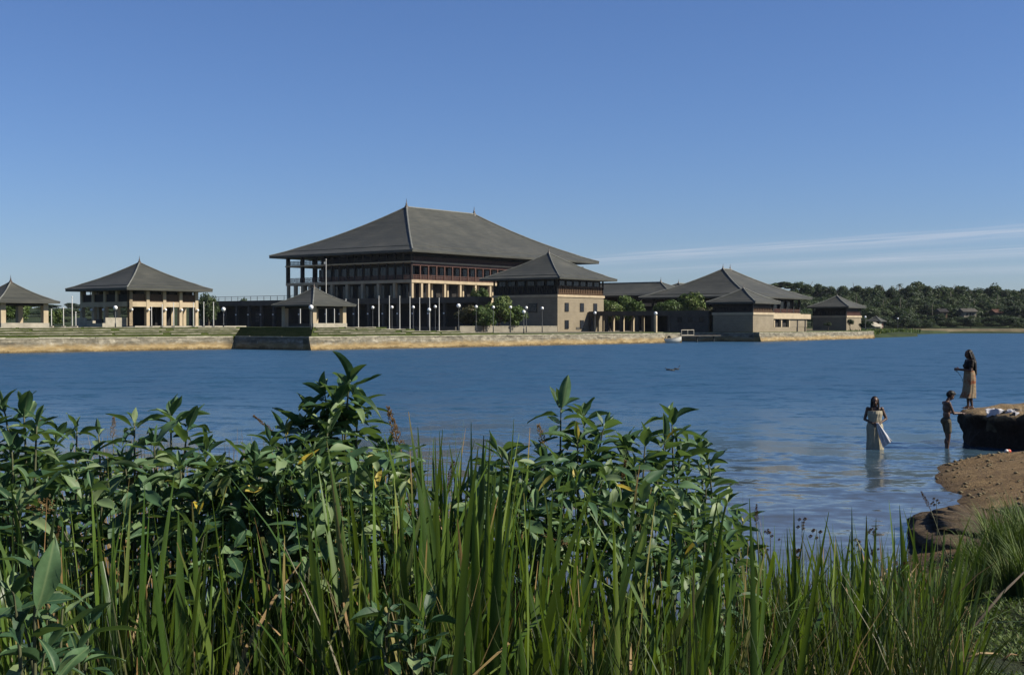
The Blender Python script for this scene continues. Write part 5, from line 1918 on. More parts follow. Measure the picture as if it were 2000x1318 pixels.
for q in (-1, 1):
    sm_.cap((-0.01, q * 0.07, 0.78), 0.088, (0.02 + q * 0.015, q * 0.078, 0.56), 0.076)
remesh('shorts', sm_, M['shorts'], 0.008, 3, boy)

# --- girl on the ledge, seen in profile facing picture left
gp = at(1893, 798, 32.3)
gz_ = gp.z
girl = thing('person', 'girl with long black hair in a patterned skirt standing on the ledge', 'person', (gp.x, gp.y, gz_), R(186))
b_ = MB()
for q in (-1, 1):
    b_.cap((-0.0, q * 0.07, 0.76), 0.08, (0.0, q * 0.065, 0.42), 0.052)
    b_.cap((0.0, q * 0.065, 0.42), 0.05, (-0.03 - 0.02 * q, q * 0.06, 0.075), 0.031)
    b_.ell((-0.03, q * 0.063, 0.31), (0.045, 0.045, 0.09))
    foot(b_, VV((-0.03 - 0.02 * q, q * 0.06, 0.075)), (1, q * 0.1), 0.92)
    b_.ell((-0.01, q * 0.14, 1.20), 0.045)
b_.ell((0, 0, 0.78), (0.11, 0.145, 0.12)).ell((0, 0, 0.96), (0.085, 0.115, 0.13)).ell((0.0, 0, 1.10), (0.10, 0.13, 0.12)).ell((-0.01, 0, 1.19), (0.08, 0.14, 0.065))
for q, wx, wz in ((1, 0.29, 1.0), (-1, 0.27, 0.985)):
    b_.cap((-0.01, q * 0.145, 1.2), 0.04, (0.04, q * 0.175, 0.97), 0.034)
    b_.cap((0.04, q * 0.175, 0.97), 0.032, (wx, q * 0.06, wz), 0.022)
    hand(b_, VV((wx, q * 0.06, wz)), VV((1, -q * 0.5, 0.05)), VV((0, -q, -0.3)), 0.9, 0.9)
b_.cap((-0.01, 0, 1.21), 0.045, (0.015, 0, 1.31), 0.042)
P_ = head(b_, VV((0.03, 0, 1.37)), VV((1, 0.12, -0.06)), Z_, 0.9)
remesh('body', b_, M['skin'], 0.0065, 4, girl)
eyes(girl, P_, 0.9)
h_ = MB()
h_.ell((-0.005, 0, 1.415), (0.088, 0.080, 0.082)).ell((-0.05, 0, 1.35), (0.06, 0.074, 0.10))
h_.cap((-0.05, 0, 1.36), 0.072, (-0.12, 0, 1.16), 0.075).cap((-0.12, 0, 1.16), 0.075, (-0.15, 0, 0.88), 0.055)
h_.cap((-0.12, -0.05, 1.15), 0.05, (-0.13, -0.07, 0.95), 0.035).cap((-0.12, 0.05, 1.15), 0.05, (-0.13, 0.07, 0.97), 0.03)
for q in (-1, 1):
    h_.cap((0.03, q * 0.06, 1.42), 0.028, (-0.02, q * 0.08, 1.28), 0.03)
remesh('hair', h_, M['hair'], 0.008, 3, girl)
bl = MB()
bl.ell((0, 0, 0.94), (0.108, 0.135, 0.13)).ell((0.01, 0, 1.09), (0.12, 0.148, 0.12)).ell((-0.01, 0, 1.175), (0.092, 0.158, 0.065))
for q in (-1, 1):
    bl.ell((0.085, q * 0.06, 1.08), (0.05, 0.055, 0.055)).cap((-0.01, q * 0.145, 1.2), 0.054, (0.015, q * 0.165, 1.07), 0.052)
remesh('blouse', bl, M['blouse'], 0.008, 3, girl)
fold = lambda s, t: (0.05 * math.sin(6 * t + 1.0) + 0.045 * math.sin(11 * t + 2 * s)) * s ** 1.3
sk = [((0, 0, 0.96), 0.112, 0.138), ((-0.01, 0, 0.88), 0.125, 0.155), ((-0.015, 0, 0.76), 0.142, 0.17), ((-0.01, 0, 0.6), 0.14, 0.18), ((0.0, 0, 0.42), 0.155, 0.19), ((0.035, 0, 0.27), 0.19, 0.21)]
s_ = loft(interp(sk, 36), 72, fold).build('skirt', M['skirt'], girl, True)
md = s_.modifiers.new('thickness', 'SOLIDIFY')
md.thickness = 0.006
ro = thing('cord', 'thin dark cord hanging from the hands of the girl', 'cord', (gp.x, gp.y, gz_), R(186))
MB().tube([(0.35, 0.0, 1.0), (0.31, 0.02, 0.93), (0.24, 0.03, 0.83), (0.19, 0.04, 0.74), (0.2, 0.05, 0.68)], 0.006, 6).build('strand', M['post'], ro)

# ------------------------------------------------------------------ foreground plants
def frame(d, n):
    """rotation whose x axis is d and whose z axis is as near n as can be"""
    d = d.normalized()
    n = n - d * n.dot(d)
    n = n.normalized() if n.length > 1e-5 else d.orthogonal().normalized()
    return Matrix((d, n.cross(d), n)).transposed()


def leaf_mesh(name, mat, wid=0.36, curl=0.25, fold=0.18, wav=0.02, seed=0):
    m = MB()
    N = 7
    for i in range(N + 1):
        s = i / N
        w = wid * 0.5 * (math.sin(math.pi * min(1, s * 0.97 + 0.015) ** 0.85) ** 0.8) * (1.0 if s < 0.98 else 0.2)
        x = 0.10 + 0.90 * s
        z = 0.10 * s - curl * s * s
        wv = wav * math.sin(s * 9 + seed)
        m.v += [(x, -w, z + fold * w * 1.2 + wv), (x, -w * 0.5, z + fold * w * 0.5), (x, 0, z - 0.012), (x, w * 0.5, z + fold * w * 0.5), (x, w, z + fold * w * 1.2 - wv)]
    for i in range(N):
        for k in range(4):
            m.f.append((i * 5 + k, (i + 1) * 5 + k, (i + 1) * 5 + k + 1, i * 5 + k + 1))
    n = len(m.v)
    m.add([(0, -0.012, 0), (0, 0.012, 0), (0.12, 0.012, 0.0), (0.12, -0.012, 0.0)], [(0, 3, 2, 1)])
    return m.mesh(name, mat, True)


LEAVES = [leaf_mesh('leaf', M['leaf'], w, c, f, v, s) for w, c, f, v, s in
          ((0.34, 0.10, 0.35, 0.01, 0), (0.38, 0.25, 0.30, 0.02, 1), (0.30, 0.45, 0.45, 0.015, 2), (0.36, 0.0, 0.25, 0.03, 3), (0.31, 0.18, 0.8, 0.01, 4), (0.40, 0.3, 0.15, 0.04, 5),
           (0.26, 0.6, 0.5, 0.02, 6), (0.33, -0.12, 0.4, 0.03, 7), (0.42, 0.5, 0.25, 0.035, 8), (0.28, 0.3, 1.0, 0.02, 9))]


def shrub(label, stems, group='broad leaved shrubs on the bank', base=None, size=0.125, per=15, span=0.55):
    """stems: list of (px, py, Y) tips; each stem rises from near the shrub's foot and carries its leaves along its upper part"""
    tips = [at(s[0], s[1] + 28, s[2]) for s in stems]
    cx = sum(t_.x for t_ in tips) / len(tips)
    cy = sum(t_.y for t_ in tips) / len(tips)
    if base:
        cx, cy = base
    gz0 = ground(cx, cy)
    o = thing('broadleaf_shrub', label, 'shrub', (cx, cy, gz0), 0, group)
    C0 = VV((cx, cy, gz0))
    sm = MB()
    for tip in tips:
        bx_ = cx + (tip.x - cx) * 0.55 + rnd.uniform(-0.06, 0.06)
        by_ = cy + (tip.y - cy) * 0.55 + rnd.uniform(-0.05, 0.05)
        b0 = VV((bx_, by_, ground(bx_, by_) - 0.03))
        H = tip.z - b0.z
        out = VV((tip.x - b0.x, tip.y - b0.y, 0))
        c1 = b0 + VV((0, 0, H * 0.6)) + out * 0.15
        c2 = b0 + VV((0, 0, H * 0.97)) + out * 0.55
        pts = []
        for i in range(13):
            f = i / 12
            pts.append(b0 * (1 - f) ** 3 + c1 * 3 * f * (1 - f) ** 2 + c2 * 3 * f * f * (1 - f) + tip * f ** 3)
        r0 = 0.006 + 0.002 * H
        sm.tube([p - C0 for p in pts], [r0 * (1 - 0.75 * i / 12) for i in range(13)], 6)
        Lt = sum((pts[i + 1] - pts[i]).length for i in range(12))
        n = max(7, int(per * 0.95 * rnd.uniform(0.85, 1.15)))
        reach = min(span, Lt * 0.75)
        ph = rnd.uniform(0, 6.28)
        for k in range(n):
            q = (k + 0.3) / n
            s = 1 - (reach / Lt) * q ** 1.05
            fi = s * 12
            i = min(int(fi), 11)
            p = pts[i].lerp(pts[i + 1], fi - i)
            ax = (pts[i + 1] - pts[i]).normalized()
            ph += 2.4
            e1 = ax.orthogonal().normalized()
            e2 = ax.cross(e1)
            rad = e1 * math.cos(ph) + e2 * math.sin(ph)
            tilt = 0.30 + 1.05 * min(1, q * 2.0) + rnd.uniform(-0.3, 0.3)      # young leaves point up the stem, older ones spread
            d = (ax * math.cos(tilt) + rad * math.sin(tilt) + VV((0, 0, -0.3 * q))).normalized()
            nn_ = (ax * math.sin(tilt) - rad * math.cos(tilt) + VV((rnd.uniform(-.3, .3), rnd.uniform(-.3, .3), 0.5))).normalized()
            sz = size * 0.96 * (0.5 + 0.6 * min(1, q * 4)) * rnd.uniform(0.75, 1.2)
            lf = link('leaf', rnd.choice(LEAVES), o, p - C0, None, (sz, sz * rnd.uniform(0.7, 1.1), sz))
            lf.rotation_euler = frame(d, nn_).to_euler()
    sm.build('stem', M['stem'], o, True)
    return o


shrub('leafy shrub cut by the left frame edge, its leaves against the lake', [(5, 768, 4.6), (45, 778, 4.6), (72, 800, 4.5), (108, 832, 4.8), (22, 850, 4.4), (62, 905, 4.6), (-30, 800, 4.5), (0, 925, 4.4), (95, 880, 4.7), (30, 960, 4.3)], size=0.135)
shrub('small shrub with drooping leaves just right of the left edge shrub', [(150, 812, 5.0), (192, 822, 5.0), (170, 870, 4.9), (205, 880, 4.9)], size=0.105, per=11)
shrub('wide leafy shrub below the open pavilion with upright tip leaves', [(262, 798, 4.9), (332, 778, 4.8), (368, 800, 4.8), (300, 838, 4.6), (404, 850, 4.8), (240, 872, 4.6), (350, 880, 4.5), (425, 890, 4.7), (300, 925, 4.5), (385, 930, 4.5), (450, 905, 4.8)], size=0.125, per=17)
shrub('tallest leafy shrub reaching up over the lake below the small kiosk', [(684, 716, 5.0), (634, 742, 5.0), (602, 778, 5.0), (655, 765, 4.95), (668, 800, 5.0), (700, 770, 5.05), (640, 815, 4.9), (592, 812, 4.95)], size=0.14, per=17, span=0.42)
shrub('dense leafy shrub at the foot of the tallest one, on its left', [(556, 815, 4.9), (528, 835, 4.8), (498, 872, 4.6), (572, 872, 4.6), (622, 862, 4.8), (478, 905, 4.6), (540, 925, 4.5), (640, 915, 4.45), (610, 1005, 4.2), (515, 945, 4.5), (590, 930, 4.5), (470, 960, 4.5), (660, 940, 4.6)], size=0.13, per=17)
shrub('sparse small leafed shrub right of the tallest one', [(738, 852, 5.0), (728, 885, 4.9), (762, 842, 5.1), (715, 930, 4.8), (780, 900, 5.0)], size=0.105, per=10)
shrub('broad shrub with an arching tip branch in the middle right of the bank', [(1096, 762, 5.2), (1140, 782, 5.2), (1182, 802, 5.1), (1128, 832, 5.0), (1062, 872, 5.0), (992, 872, 4.9), (1030, 902, 4.9), (1092, 882, 4.9), (1160, 852, 5.0), (1180, 905, 4.9), (1110, 930, 4.8), (970, 850, 5.0), (1045, 940, 4.8), (1000, 930, 4.8), (1150, 940, 4.85)], size=0.125, per=16)
shrub('dark shrub with rounded leaves right of the arching branch shrub', [(1222, 842, 5.1), (1262, 830, 5.1), (1312, 786, 5.3), (1300, 830, 5.2), (1240, 882, 5.0), (1282, 892, 5.1), (1240, 950, 5.0), (1300, 952, 5.1), (1200, 962, 4.8), (1270, 985, 4.9), (1330, 860, 5.25)], size=0.13, per=16)
shrub('lower leafy shrub trailing down to the right above the reeds', [(1366, 842, 5.4), (1382, 872, 5.3), (1342, 902, 5.2), (1422, 952, 5.5), (1372, 972, 5.3), (1452, 992, 5.6), (1332, 1022, 5.2), (1412, 1042, 5.4), (1380, 920, 5.3), (1350, 960, 5.3), (1440, 1050, 5.5)], size=0.12, per=14)
corner = shrub('near pale green shrub in the lower left corner of the bank', [(66, 1065, 2.9), (122, 1150, 3.0), (176, 1185, 3.1), (40, 1185, 2.9), (90, 1235, 2.9), (150, 1245, 3.0), (20, 1120, 2.8), (110, 1290, 2.8)], size=0.105, per=10, span=0.35)
# one long curled leaf stands out on the corner shrub
l0, l1 = at(68, 1205, 2.75), at(108, 1058, 2.75)
long_m = leaf_mesh('leaf', M['leaf'], 0.30, 0.22, 0.25, 0.045, 3)
lf = link('leaf', long_m, corner, l0 - corner.location, None, (l1 - l0).length * 1.05)
lf.rotation_euler = frame(l1 - l0, VV((0.55, -0.8, 0.2))).to_euler()
shrub('small leafy sprig among the reeds near the bottom edge', [(760, 1165, 3.35), (832, 1175, 3.35), (800, 1225, 3.3), (745, 1235, 3.3), (850, 1255, 3.3)], size=0.095, per=7, span=0.22)
shrub('leafy shrub half hidden among reeds below the arching branch', [(900, 1010, 4.6), (940, 960, 4.8), (860, 960, 4.8), (820, 990, 4.6), (980, 1010, 4.5)], size=0.115, per=9)
shrub('low leaves among the reeds under the wide leafy shrub', [(250, 1010, 4.3), (330, 1000, 4.4), (400, 1010, 4.3), (170, 980, 4.5), (120, 1010, 4.4), (460, 1040, 4.2)], size=0.12, per=11)


def blade_mesh(name, mat, bend, twist, wid=0.022, kink=None, N=9):
    m = MB()
    x = z = 0.0
    a = 0.0
    for i in range(N + 1):
        s = i / N
        w = wid * 0.5 * (1 - max(0, (s - 0.55) / 0.45) ** 1.8) * (0.8 + 0.2 * min(1, s * 5)) + 0.0006
        tw = twist * s
        c, sn = math.cos(tw), math.sin(tw)
        n = 0.25 * w
        m.v += [(x + sn * -w, -w * c, z), (x + n, 0, z), (x + sn * w, w * c, z)]
        a = bend * s ** 1.6
        if kink and s > kink[0]:
            a += kink[1]
        x += math.sin(a) / N
        z += math.cos(a) / N
    for i in range(N):
        for k in range(2):
            m.f.append((i * 3 + k, i * 3 + k + 1, (i + 1) * 3 + k + 1, (i + 1) * 3 + k))
    return m.mesh(name, mat, True)


BLADES = [blade_mesh('blade', M['reed'], b_, t_, w_, k_) for b_, t_, w_, k_ in
          ((0.12, 0.6, 0.020, None), (0.25, 1.2, 0.017, None), (0.05, 0.3, 0.022, None), (0.45, 1.8, 0.016, None), (0.2, -0.9, 0.019, None), (0.7, 0.9, 0.014, None),
           (0.15, 2.6, 0.018, None), (0.1, 0.5, 0.015, (0.72, 1.9)), (0.3, -1.5, 0.02, None), (0.02, 0.9, 0.017, None), (0.2, 0.6, 0.015, (0.55, 2.3)), (0.3, 1.2, 0.016, (0.82, 2.0)), (0.15, 0.4, 0.017, (0.4, 1.2)))]
DRYB = [blade_mesh('dry_blade', M['dry'], b_, t_, 0.009, k_) for b_, t_, k_ in ((0.6, 2.0, None), (0.4, 1.0, (0.5, 1.8)), (1.2, 3.0, None), (0.3, 0.5, (0.7, 2.4)))]


def env(px):
    """height line (photo y) the longest reeds reach along the bank"""
    pts = [(-100, 960), (100, 950), (250, 930), (400, 990), (560, 1010), (700, 900), (780, 870), (830, 830), (930, 830), (960, 910), (1100, 930), (1250, 960), (1400, 990), (1480, 1010),
           (1560, 1005), (1640, 1000), (1760, 1000), (1830, 1000), (1890, 1080), (2000, 1200)]
    for (x0_, y0_), (x1_, y1_) in zip(pts[:-1], pts[1:]):
        if px <= x1_:
            return y0_ + (y1_ - y0_) * max(0, (px - x0_) / (x1_ - x0_))
    return 1200


def reed_label(px):
    for lim, lab in ((150, 'clump of sword leaved reeds beside the pale corner shrub'), (330, 'clump of sword leaved reeds just right of the pale corner shrub'),
                     (500, 'clump of reeds below the wide leafy shrub'), (700, 'clump of reeds below the tallest shrub on the bank'),
                     (840, 'clump of tall reeds around the small leafy sprig near the bottom edge'), (980, 'clump of tallest reeds standing before open water between the shrubs'),
                     (1200, 'clump of reeds under the arching branch shrub'), (1430, 'clump of reeds under the rounded leaf shrub'),
                     (1600, 'clump of reeds among the brown sedge heads right of the shrubs'), (1760, 'clump of reeds in front of the open water right of the sedges')):
        if px < lim:
            return lab
    return 'clump of reeds at the right end of the bank before the dark earth clod'


NCL = 215
for k in range(NCL):
    px = -60 + (k + rnd.random()) * 1910 / NCL if k % 9 else rnd.uniform(770, 980)
    right = px > 1430
    Y = rnd.choice([rnd.uniform(3.5, 4.5), rnd.uniform(3.7, 4.8), rnd.uniform(4.4, 5.8)]) if not right else rnd.uniform(5.2, 8.6)
    x = (px - 1000) / FPX * Y
    gz0 = ground(x, Y)
    o = thing('reed_clump', reed_label(px), 'reeds', (x, Y, gz0), 0, 'reed clumps on the near bank')
    top = env(px) + rnd.choice([-10, 0, 20, 60, 130] if px < 1430 else [-5, 5, 20, 50]) + rnd.uniform(-15, 35)
    Hm = at(px, top, Y).z - gz0
    Hm = max(0.5, Hm)
    nb = rnd.randint(11, 16)
    ld = rnd.uniform(0, 6.28)
    for j in range(nb):
        a = rnd.uniform(0, 6.28)
        r_ = 0.14 * math.sqrt(rnd.random())
        dry = rnd.random() < 0.07
        h = Hm * (1.04 if j == 0 else 0.55 + 0.5 * rnd.random() ** 0.7)
        me = rnd.choice(DRYB) if dry else rnd.choice(BLADES)
        b_ = link('dry_blade' if dry else 'blade', me, o, (r_ * math.cos(a), r_ * math.sin(a), -0.04), None, (h, (rnd.uniform(1.6, 2.2) if rnd.random() < 0.4 else rnd.uniform(0.9, 1.4)) * (1.0 if h > 0.8 else 0.75), h))
        # blades of a clump fan outwards from its foot
        ln = (r_ / 0.14) * rnd.uniform(0.05, 0.26)
        ax_ = VV((-math.sin(a) + rnd.gauss(0, 0.3), math.cos(a) + rnd.gauss(0, 0.3), 0)).normalized()
        b_.rotation_euler = (Matrix.Rotation(ln, 3, ax_) @ Matrix.Rotation(rnd.choice([0, math.pi]) + rnd.gauss(math.pi / 2, 0.9), 3, 'Z')).to_euler()


def blade_mass(name, n, sampler, mat, wid, label, cat, bend=(0.1, 0.9), segs=5):
    """many thin blades as one mass; sampler() gives x, y, z0, height"""
    vs = np.zeros((n, (segs + 1) * 2, 3))
    at_ = np.zeros((n, (segs + 1) * 2))
    for i in range(n):
        x, y, z, h = sampler()
        a = rnd.uniform(0, 6.28)
        bd_ = rnd.uniform(*bend)
        tl = rnd.gauss(0, 0.12)
        px_l = pz_l = 0.0
        ca, sa = math.cos(a), math.sin(a)
        w0 = wid * rnd.uniform(0.6, 1.3)
        tw0 = rnd.uniform(0, 1.5)
        at_[i] = rnd.random()
        for s in range(segs + 1):
            f = s / segs
            w = w0 * 0.5 * (1 - f ** 2.2) + 0.0004
            sx, sy = -sa * math.cos(tw0) + ca * math.sin(tw0), ca * math.cos(tw0) + sa * math.sin(tw0)
            vs[i, 2 * s] = (x + ca * px_l - sx * w, y + sa * px_l - sy * w, z + pz_l)
            vs[i, 2 * s + 1] = (x + ca * px_l + sx * w, y + sa * px_l + sy * w, z + pz_l)
            an = tl + bd_ * f ** 1.5
            px_l += math.sin(an) * h / segs
            pz_l += math.cos(an) * h / segs
    q = (segs + 1) * 2
    base = np.arange(n)[:, None, None] * q
    fl = np.array([(2 * s, 2 * s + 1, 2 * s + 3, 2 * s + 2) for s in range(segs)])[None]
    me = np_mesh(name, vs.reshape(-1, 3), (base + fl).reshape(-1, 4), mat, at_.ravel(), True)
    o = link(name, me)
    return tag(o, label, cat, None, 'stuff')


def s_reed():
    while True:
        px = rnd.uniform(-120, 1875)
        Y = rnd.uniform(3.3, 7.2) if px < 1430 else rnd.uniform(4.6, 9.4)
        x = (px - 1000) / FPX * Y
        z = ground(x, Y)
        top = env(px) + (140 + 380 * rnd.random() ** 0.8 if px < 1430 else 60 + 300 * rnd.random())
        h = at(px, top, Y).z - z
        if h > 0.25:
            return x, Y, z - 0.03, min(h, 1.9)


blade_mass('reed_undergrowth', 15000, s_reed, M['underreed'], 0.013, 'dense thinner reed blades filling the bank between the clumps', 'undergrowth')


def s_dry():
    px = rnd.uniform(-120, 1900)
    Y = rnd.uniform(3.6, 8.0)
    x = (px - 1000) / FPX * Y
    return x, Y, ground(x, Y) + rnd.uniform(0, 0.35), rnd.uniform(0.25, 0.8)


blade_mass('dry_undergrowth', 700, s_dry, M['dry'], 0.009, 'dead straw coloured blades tangled low among the reeds', 'dead grass', (0.4, 2.2))


def s_back():
    px = rnd.choice([rnd.uniform(190, 340), rnd.uniform(440, 560), rnd.uniform(-50, 1450)])
    Y = rnd.uniform(6.2, 8.2)
    x = (px - 1000) / FPX * Y
    z = ground(x, Y)
    top = rnd.uniform(835, 930) if px < 560 else rnd.uniform(900, 1010)
    return x, Y, z, max(0.4, at(px, top, Y).z - z)


blade_mass('back_reeds', 420, s_back, M['reed'], 0.012, 'thin pale reeds standing at the waterline behind the shrubs', 'reeds', (0.05, 0.5))

# loose leaves deep inside the shrubs, the lower ones added to cast shade
nl = 3400
lv_, lf_, la_ = [], [], []
LCO = [np.array([v.co[:] for v in m_.vertices]) for m_ in LEAVES]
LFA = np.array([p_.vertices[:] for p_ in LEAVES[0].polygons])
for i in range(nl):
    while True:
        px = rnd.choice([rnd.uniform(-60, 480), rnd.uniform(440, 800), rnd.uniform(930, 1440)])
        if px > 1300 or True:
            break
    Y = rnd.uniform(4.3, 6.0)
    top = 905 if px < 480 else (880 if px < 800 else 905 + max(0, px - 1200) * 0.35)
    py = top + (190 if i < 1900 else 420) * rnd.random() ** 1.2
    c = at(px, py, Y)
    s = rnd.uniform(0.06, 0.12)
    R_ = np.array(Euler((rnd.uniform(-0.8, 0.8), rnd.uniform(-0.5, 1.1), rnd.uniform(0, 6.28))).to_matrix())
    lv_.append((LCO[i % len(LCO)] @ R_.T) * s + np.array(c))
    lf_.append(LFA + len(LCO[0]) * i)
    la_ += [rnd.random() * 0.6] * len(LCO[0])
ui = link('shrub_undergrowth', np_mesh('shrub_undergrowth', np.concatenate(lv_), np.concatenate(lf_), M['leaf'], la_, True))
tag(ui, 'dark inner leaves of the bank shrubs', 'undergrowth', None, 'stuff')


# seed heads
def panicle(name, n, seed, spread=0.16):
    r_ = np.random.default_rng(seed)
    m = MB()
    for i in range(n):
        s = r_.random() ** 0.8
        a = r_.uniform(0, 6.28)
        rr = spread * (1 - s * 0.75) * r_.uniform(0.2, 1)
        c = VV((math.cos(a) * rr, math.sin(a) * rr, s))
        d = VV((math.cos(a) * 0.5, math.sin(a) * 0.5, 1)).normalized()
        e = d.orthogonal().normalized()
        L, w = r_.uniform(0.035, 0.08), r_.uniform(0.010, 0.022)
        m.add([c - e * w, c + e * w, c + d * L + e * w * 0.4, c + d * L - e * w * 0.4], [(0, 1, 2, 3)])
        f = e.cross(d)
        m.add([c - f * w, c + f * w, c + d * L], [(0, 1, 2)])
    m.tube([(0, 0, -0.1), (0, 0, 1)], [0.012, 0.004], 5)
    return m.mesh(name, M['seed'])


PAN = [panicle('seed_head', 150, s, sp) for s, sp in ((1, 0.13), (2, 0.2), (3, 0.1))]
HEADS = [(757, 795, 5.0, 0.17, -0.3, 'tall reed with a slim brown seed head between the shrubs and open water'), (20, 968, 4.4, 0.16, -1.25, 'reed with a drooping brown plume at the left frame edge'),
         (115, 1030, 4.0, 0.10, 0.3, 'reed with a small dark brown plume above the pale corner shrub'), (275, 905, 4.6, 0.12, 0.4, 'reed with a brown plume inside the wide leafy shrub'),
         (222, 815, 6.5, 0.11, 0.05, 'thin reed with a slim seed head at the waterline on the left'), (495, 812, 5.2, 0.10, -0.9, 'reed with a bent brown plume left of the tallest shrub'),
         (885, 900, 4.8, 0.13, 0.2, 'reed with a loose brown plume among the tallest sword leaves'), (1052, 830, 5.1, 0.13, -0.25, 'reed with a feathery plume left of the arching branch'),
         (1222, 900, 4.9, 0.13, 0.15, 'reed with a brown plume in front of the rounded leaf shrub'), (1478, 985, 5.4, 0.09, 0.0, 'reed with a brown plume at the right end of the shrubs'),
         (800, 1000, 4.6, 0.13, 0.2, 'reed with a yellow-brown plume low between the sword leaves'), (1050, 1040, 4.4, 0.11, -1.2, 'reed with a plume bent sideways under the arching branch'),
         (1800, 960, 9.0, 0.14, -0.5, 'reed with a fluffy grey-brown plume before the dark earth clod'), (615, 1040, 4.4, 0.12, 0.3, 'reed with a brown plume below the dense shrub')]
for i, (px, py, Y, L, lean, lab) in enumerate(HEADS):
    tip = at(px, py, Y)
    ax = VV((math.sin(lean), 0, math.cos(lean)))
    hb = tip - ax * L
    bx_ = hb.x - math.sin(lean) * 0.3 + 0.05
    g0 = ground(bx_, Y)
    o = thing('plumed_reed', lab, 'reed', (bx_, Y, g0), 0, 'plumed reeds on the bank')
    C0 = VV((bx_, Y, g0))
    mid = VV((bx_ + (hb.x - bx_) * 0.3, Y, g0 + (hb.z - g0) * 0.65))
    MB().tube([VV((0, 0, -0.03)), mid - C0, (hb - C0).lerp(mid - C0, 0.25), hb - C0 + ax * 0.01], [0.005, 0.004, 0.003, 0.0025], 6).build('culm', M['stem'], o, True)
    q = link('seed_head', PAN[i % 3], o, hb - C0, None, (L, L, L))
    q.rotation_euler = Z_.rotation_difference(ax).to_euler()

fl_m = MB()
r_ = np.random.default_rng(9)
for i in range(46):
    d = VV(r_.normal(size=3)).normalized()
    c = d * r_.uniform(0.5, 1.0)
    e = d.orthogonal().normalized() * 0.22
    f = d.cross(e)
    fl_m.add([c - e, c - f, c + e, c + f, c + d * 0.35], [(0, 1, 4), (1, 2, 4), (2, 3, 4), (3, 0, 4)])
FLO = fl_m.mesh('floret', M['seed'])
for i, (px, py, Y) in enumerate(((1567, 1018, 7.4), (1596, 1034, 7.2), (1505, 1040, 7.0), (1708, 1034, 7.6), (1670, 1062, 7.2), (1706, 1078, 7.0), (1555, 1070, 6.8), (1490, 1075, 6.6), (1755, 1100, 7.0), (1830, 975, 9.4))):
    tip = at(px, py, Y)
    g0 = ground(tip.x, Y)
    o = thing('sedge', 'sedge with brown button flower heads among the reeds right of the shrubs', 'sedge', (tip.x, Y, g0), 0, 'flowering sedges')
    h = tip.z - g0
    MB().tube([(0, 0, -0.02), (0.01, 0, h * 0.6), (0, 0, h)], [0.004, 0.003, 0.002], 5).build('stalk', M['stem'], o)
    for k in range(6):
        a = rnd.uniform(0, 6.28)
        rr = rnd.uniform(0.0, 0.05)
        link('floret', FLO, o, (math.cos(a) * rr, math.sin(a) * rr, h + rnd.uniform(-0.05, 0.02)), None, rnd.uniform(0.007, 0.013))

# tall grass tuft on the right bank, low turf, sticks
TUFT = []
for v in range(3):
    n, segs = 170, 6
    vs = np.zeros((n, (segs + 1) * 2, 3))
    at_ = np.zeros((n, (segs + 1) * 2))
    for i in range(n):
        a, r0 = rnd.uniform(0, 6.28), 0.16 * math.sqrt(rnd.random())
        h, bd_, w0 = rnd.uniform(0.45, 1.0), rnd.uniform(0.3, 1.7), rnd.uniform(0.010, 0.022)
        ca, sa = math.cos(a), math.sin(a)
        xx, yy, zz = ca * r0, sa * r0, -0.05
        at_[i] = rnd.random() * 0.97
        for s in range(segs + 1):
            f = s / segs
            w = w0 * 0.5 * (1 - f ** 2) + 0.0005
            vs[i, 2 * s] = (xx + sa * w, yy - ca * w, zz)
            vs[i, 2 * s + 1] = (xx - sa * w, yy + ca * w, zz)
            an = 0.1 + bd_ * f ** 1.4
            xx += ca * math.sin(an) * h / segs
            yy += sa * math.sin(an) * h / segs
            zz += math.cos(an) * h / segs
    q = (segs + 1) * 2
    fl = np.array([(2 * s, 2 * s + 1, 2 * s + 3, 2 * s + 2) for s in range(segs)])[None]
    TUFT.append(np_mesh('grass_tuft', vs.reshape(-1, 3), (np.arange(n)[:, None, None] * q + fl).reshape(-1, 4), M['turf'], at_.ravel(), True))
for i, (px, py, Y, s_) in enumerate(((1925, 1110, 13.0, 0.85), (1960, 1085, 13.6, 0.95), (1995, 1095, 13.2, 1.0), (2030, 1080, 13.4, 1.0), (1975, 1130, 12.0, 0.7), (1945, 1040, 15.5, 0.8), (1990, 1030, 15.8, 0.85), (2015, 1140, 11.8, 0.8), (1905, 1140, 12.2, 0.5),
                                     (1890, 1060, 15.0, 0.5), (1870, 1120, 12.5, 0.4))):
    x = (px - 1000) / FPX * Y
    o = link('grass_tuft', TUFT[i % 3], None, (x, Y, ground(x, Y)), (0, 0, rnd.uniform(0, 6.28)), s_)
    tag(o, 'tall arching grass tuft on the right bank beside the dark earth clod', 'grass tuft', 'grass tufts on the right bank')


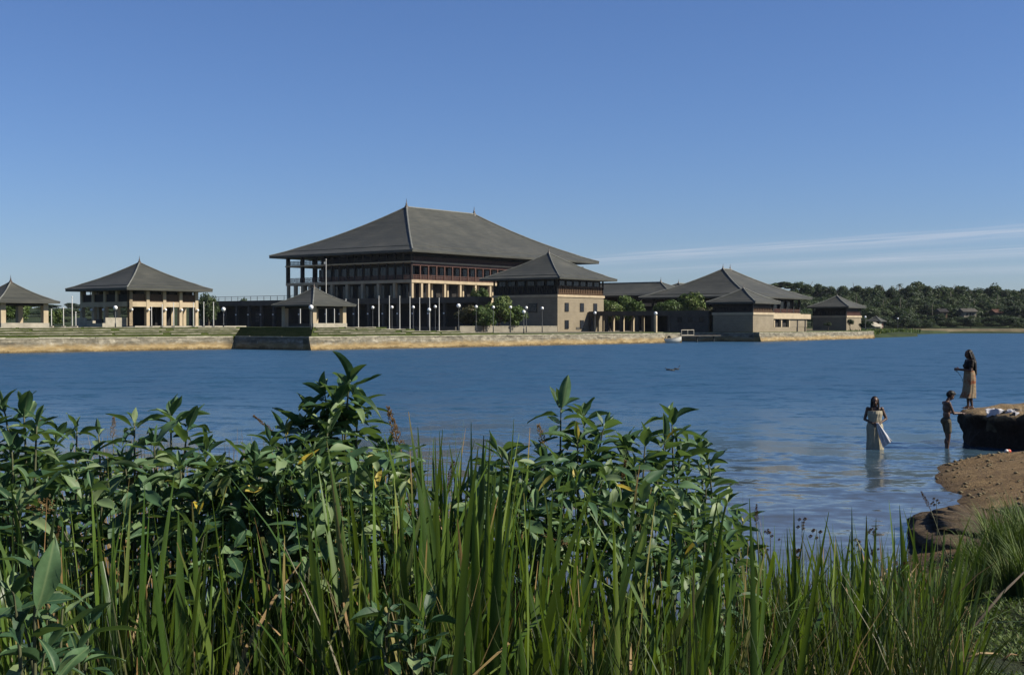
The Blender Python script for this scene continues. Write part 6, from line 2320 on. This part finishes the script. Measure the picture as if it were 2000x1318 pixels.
nt = 30000
tv, ta = np.zeros((nt, 4, 3)), np.zeros((nt, 4))
i = 0
while i < nt:
    Y = 6.3 + 9.5 * rnd.random() ** 1.3
    X = Y * rnd.uniform(0.24, 0.46)
    d = float(shore_dist(np.array([X]), np.array([Y]))[0]) if i % 4 == 0 or Y > 11 else 2
    if d < 0.35 or noise.noise((X * 1.3, Y * 1.3, 4)) < -0.22 + 0.2 * (rnd.random() - 0.5):
        continue
    z = ground(X, Y)
    s = rnd.uniform(0.018, 0.05)
    a = rnd.uniform(0, 6.28)
    up = rnd.uniform(0.3, 1.1)
    d_ = np.array([math.cos(a) * math.cos(up), math.sin(a) * math.cos(up), math.sin(up)])
    e_ = np.array([-math.sin(a), math.cos(a), 0.0]) * s * rnd.uniform(0.12, 0.3)
    c = np.array([X, Y, z + rnd.uniform(0, 0.03)])
    tv[i] = (c - e_ * 0.5, c + d_ * s * 0.6 - e_, c + d_ * s * 1.25, c + d_ * s * 0.6 + e_)
    ta[i] = rnd.random() * 0.99
    i += 1
tf = link('turf', np_mesh('turf', tv.reshape(-1, 3), np.arange(nt * 4).reshape(-1, 4), M['turf'], ta.ravel()))
tag(tf, 'low creeping turf on the bank in the lower right corner', 'grass', None, 'stuff')

for (p0_, p1_, Y0, Y1, r_, mt, lab) in (((1895, 1235), (2010, 1110), 7.4, 8.3, 0.010, 'bark', 'long dark stick leaning over the turf in the lower right corner'),
                                       ((1882, 1290), (1950, 1277), 7.0, 7.05, 0.008, 'dry', 'straw coloured dead blade lying on the turf near the bottom edge'),
                                       ((1962, 1290), (1990, 1280), 7.0, 7.05, 0.006, 'dry', 'short straw coloured blade lying on the turf at the right bottom corner')):
    a0, a1 = at(*p0_, Y0), at(*p1_, Y1)
    o = thing('stick', lab, 'stick', a0)
    MB().tube([VV((0, 0, 0)), (a1 - a0) * 0.5 + VV((0, 0, 0.02)), a1 - a0], [r_, r_ * 0.9, r_ * 0.5], 7).build('stem', M[mt], o, True)

# rough green growth on the headland
def s_head():
    while True:
        X, Y = rnd.uniform(78, 128), rnd.uniform(296, 425)
        if (0.262 < (X / Y) < 0.33) and X < 84 + (Y - 300) * 0.44:
            return X, Y, 0.6, rnd.uniform(0.5, 1.6)


blade_mass('headland_growth', 5000, s_head, M['turf'], 0.5, 'rough green waterside growth on the headland', 'undergrowth', (0.2, 1.2), 3)

# ------------------------------------------------------------------ thin blue air between here and the far shore
hz = MB().box(-1500, -200, -6, 1500, 1300, 60).build('haze', None)
hm = bpy.data.materials.new('thin_haze')
hm.use_nodes = True
hn = hm.node_tree.nodes
hn.remove(hn['Principled BSDF'])
pv = hn.new('ShaderNodeVolumePrincipled')
pv.inputs['Color'].default_value = (0.80, 0.90, 1.0, 1)
pv.inputs['Density'].default_value = 0.00003
hm.node_tree.links.new(pv.outputs[0], hn['Material Output'].inputs['Volume'])
hz.data.materials.append(hm)
hz['kind'] = 'stuff'
hz['label'] = 'thin blue haze over the lake'
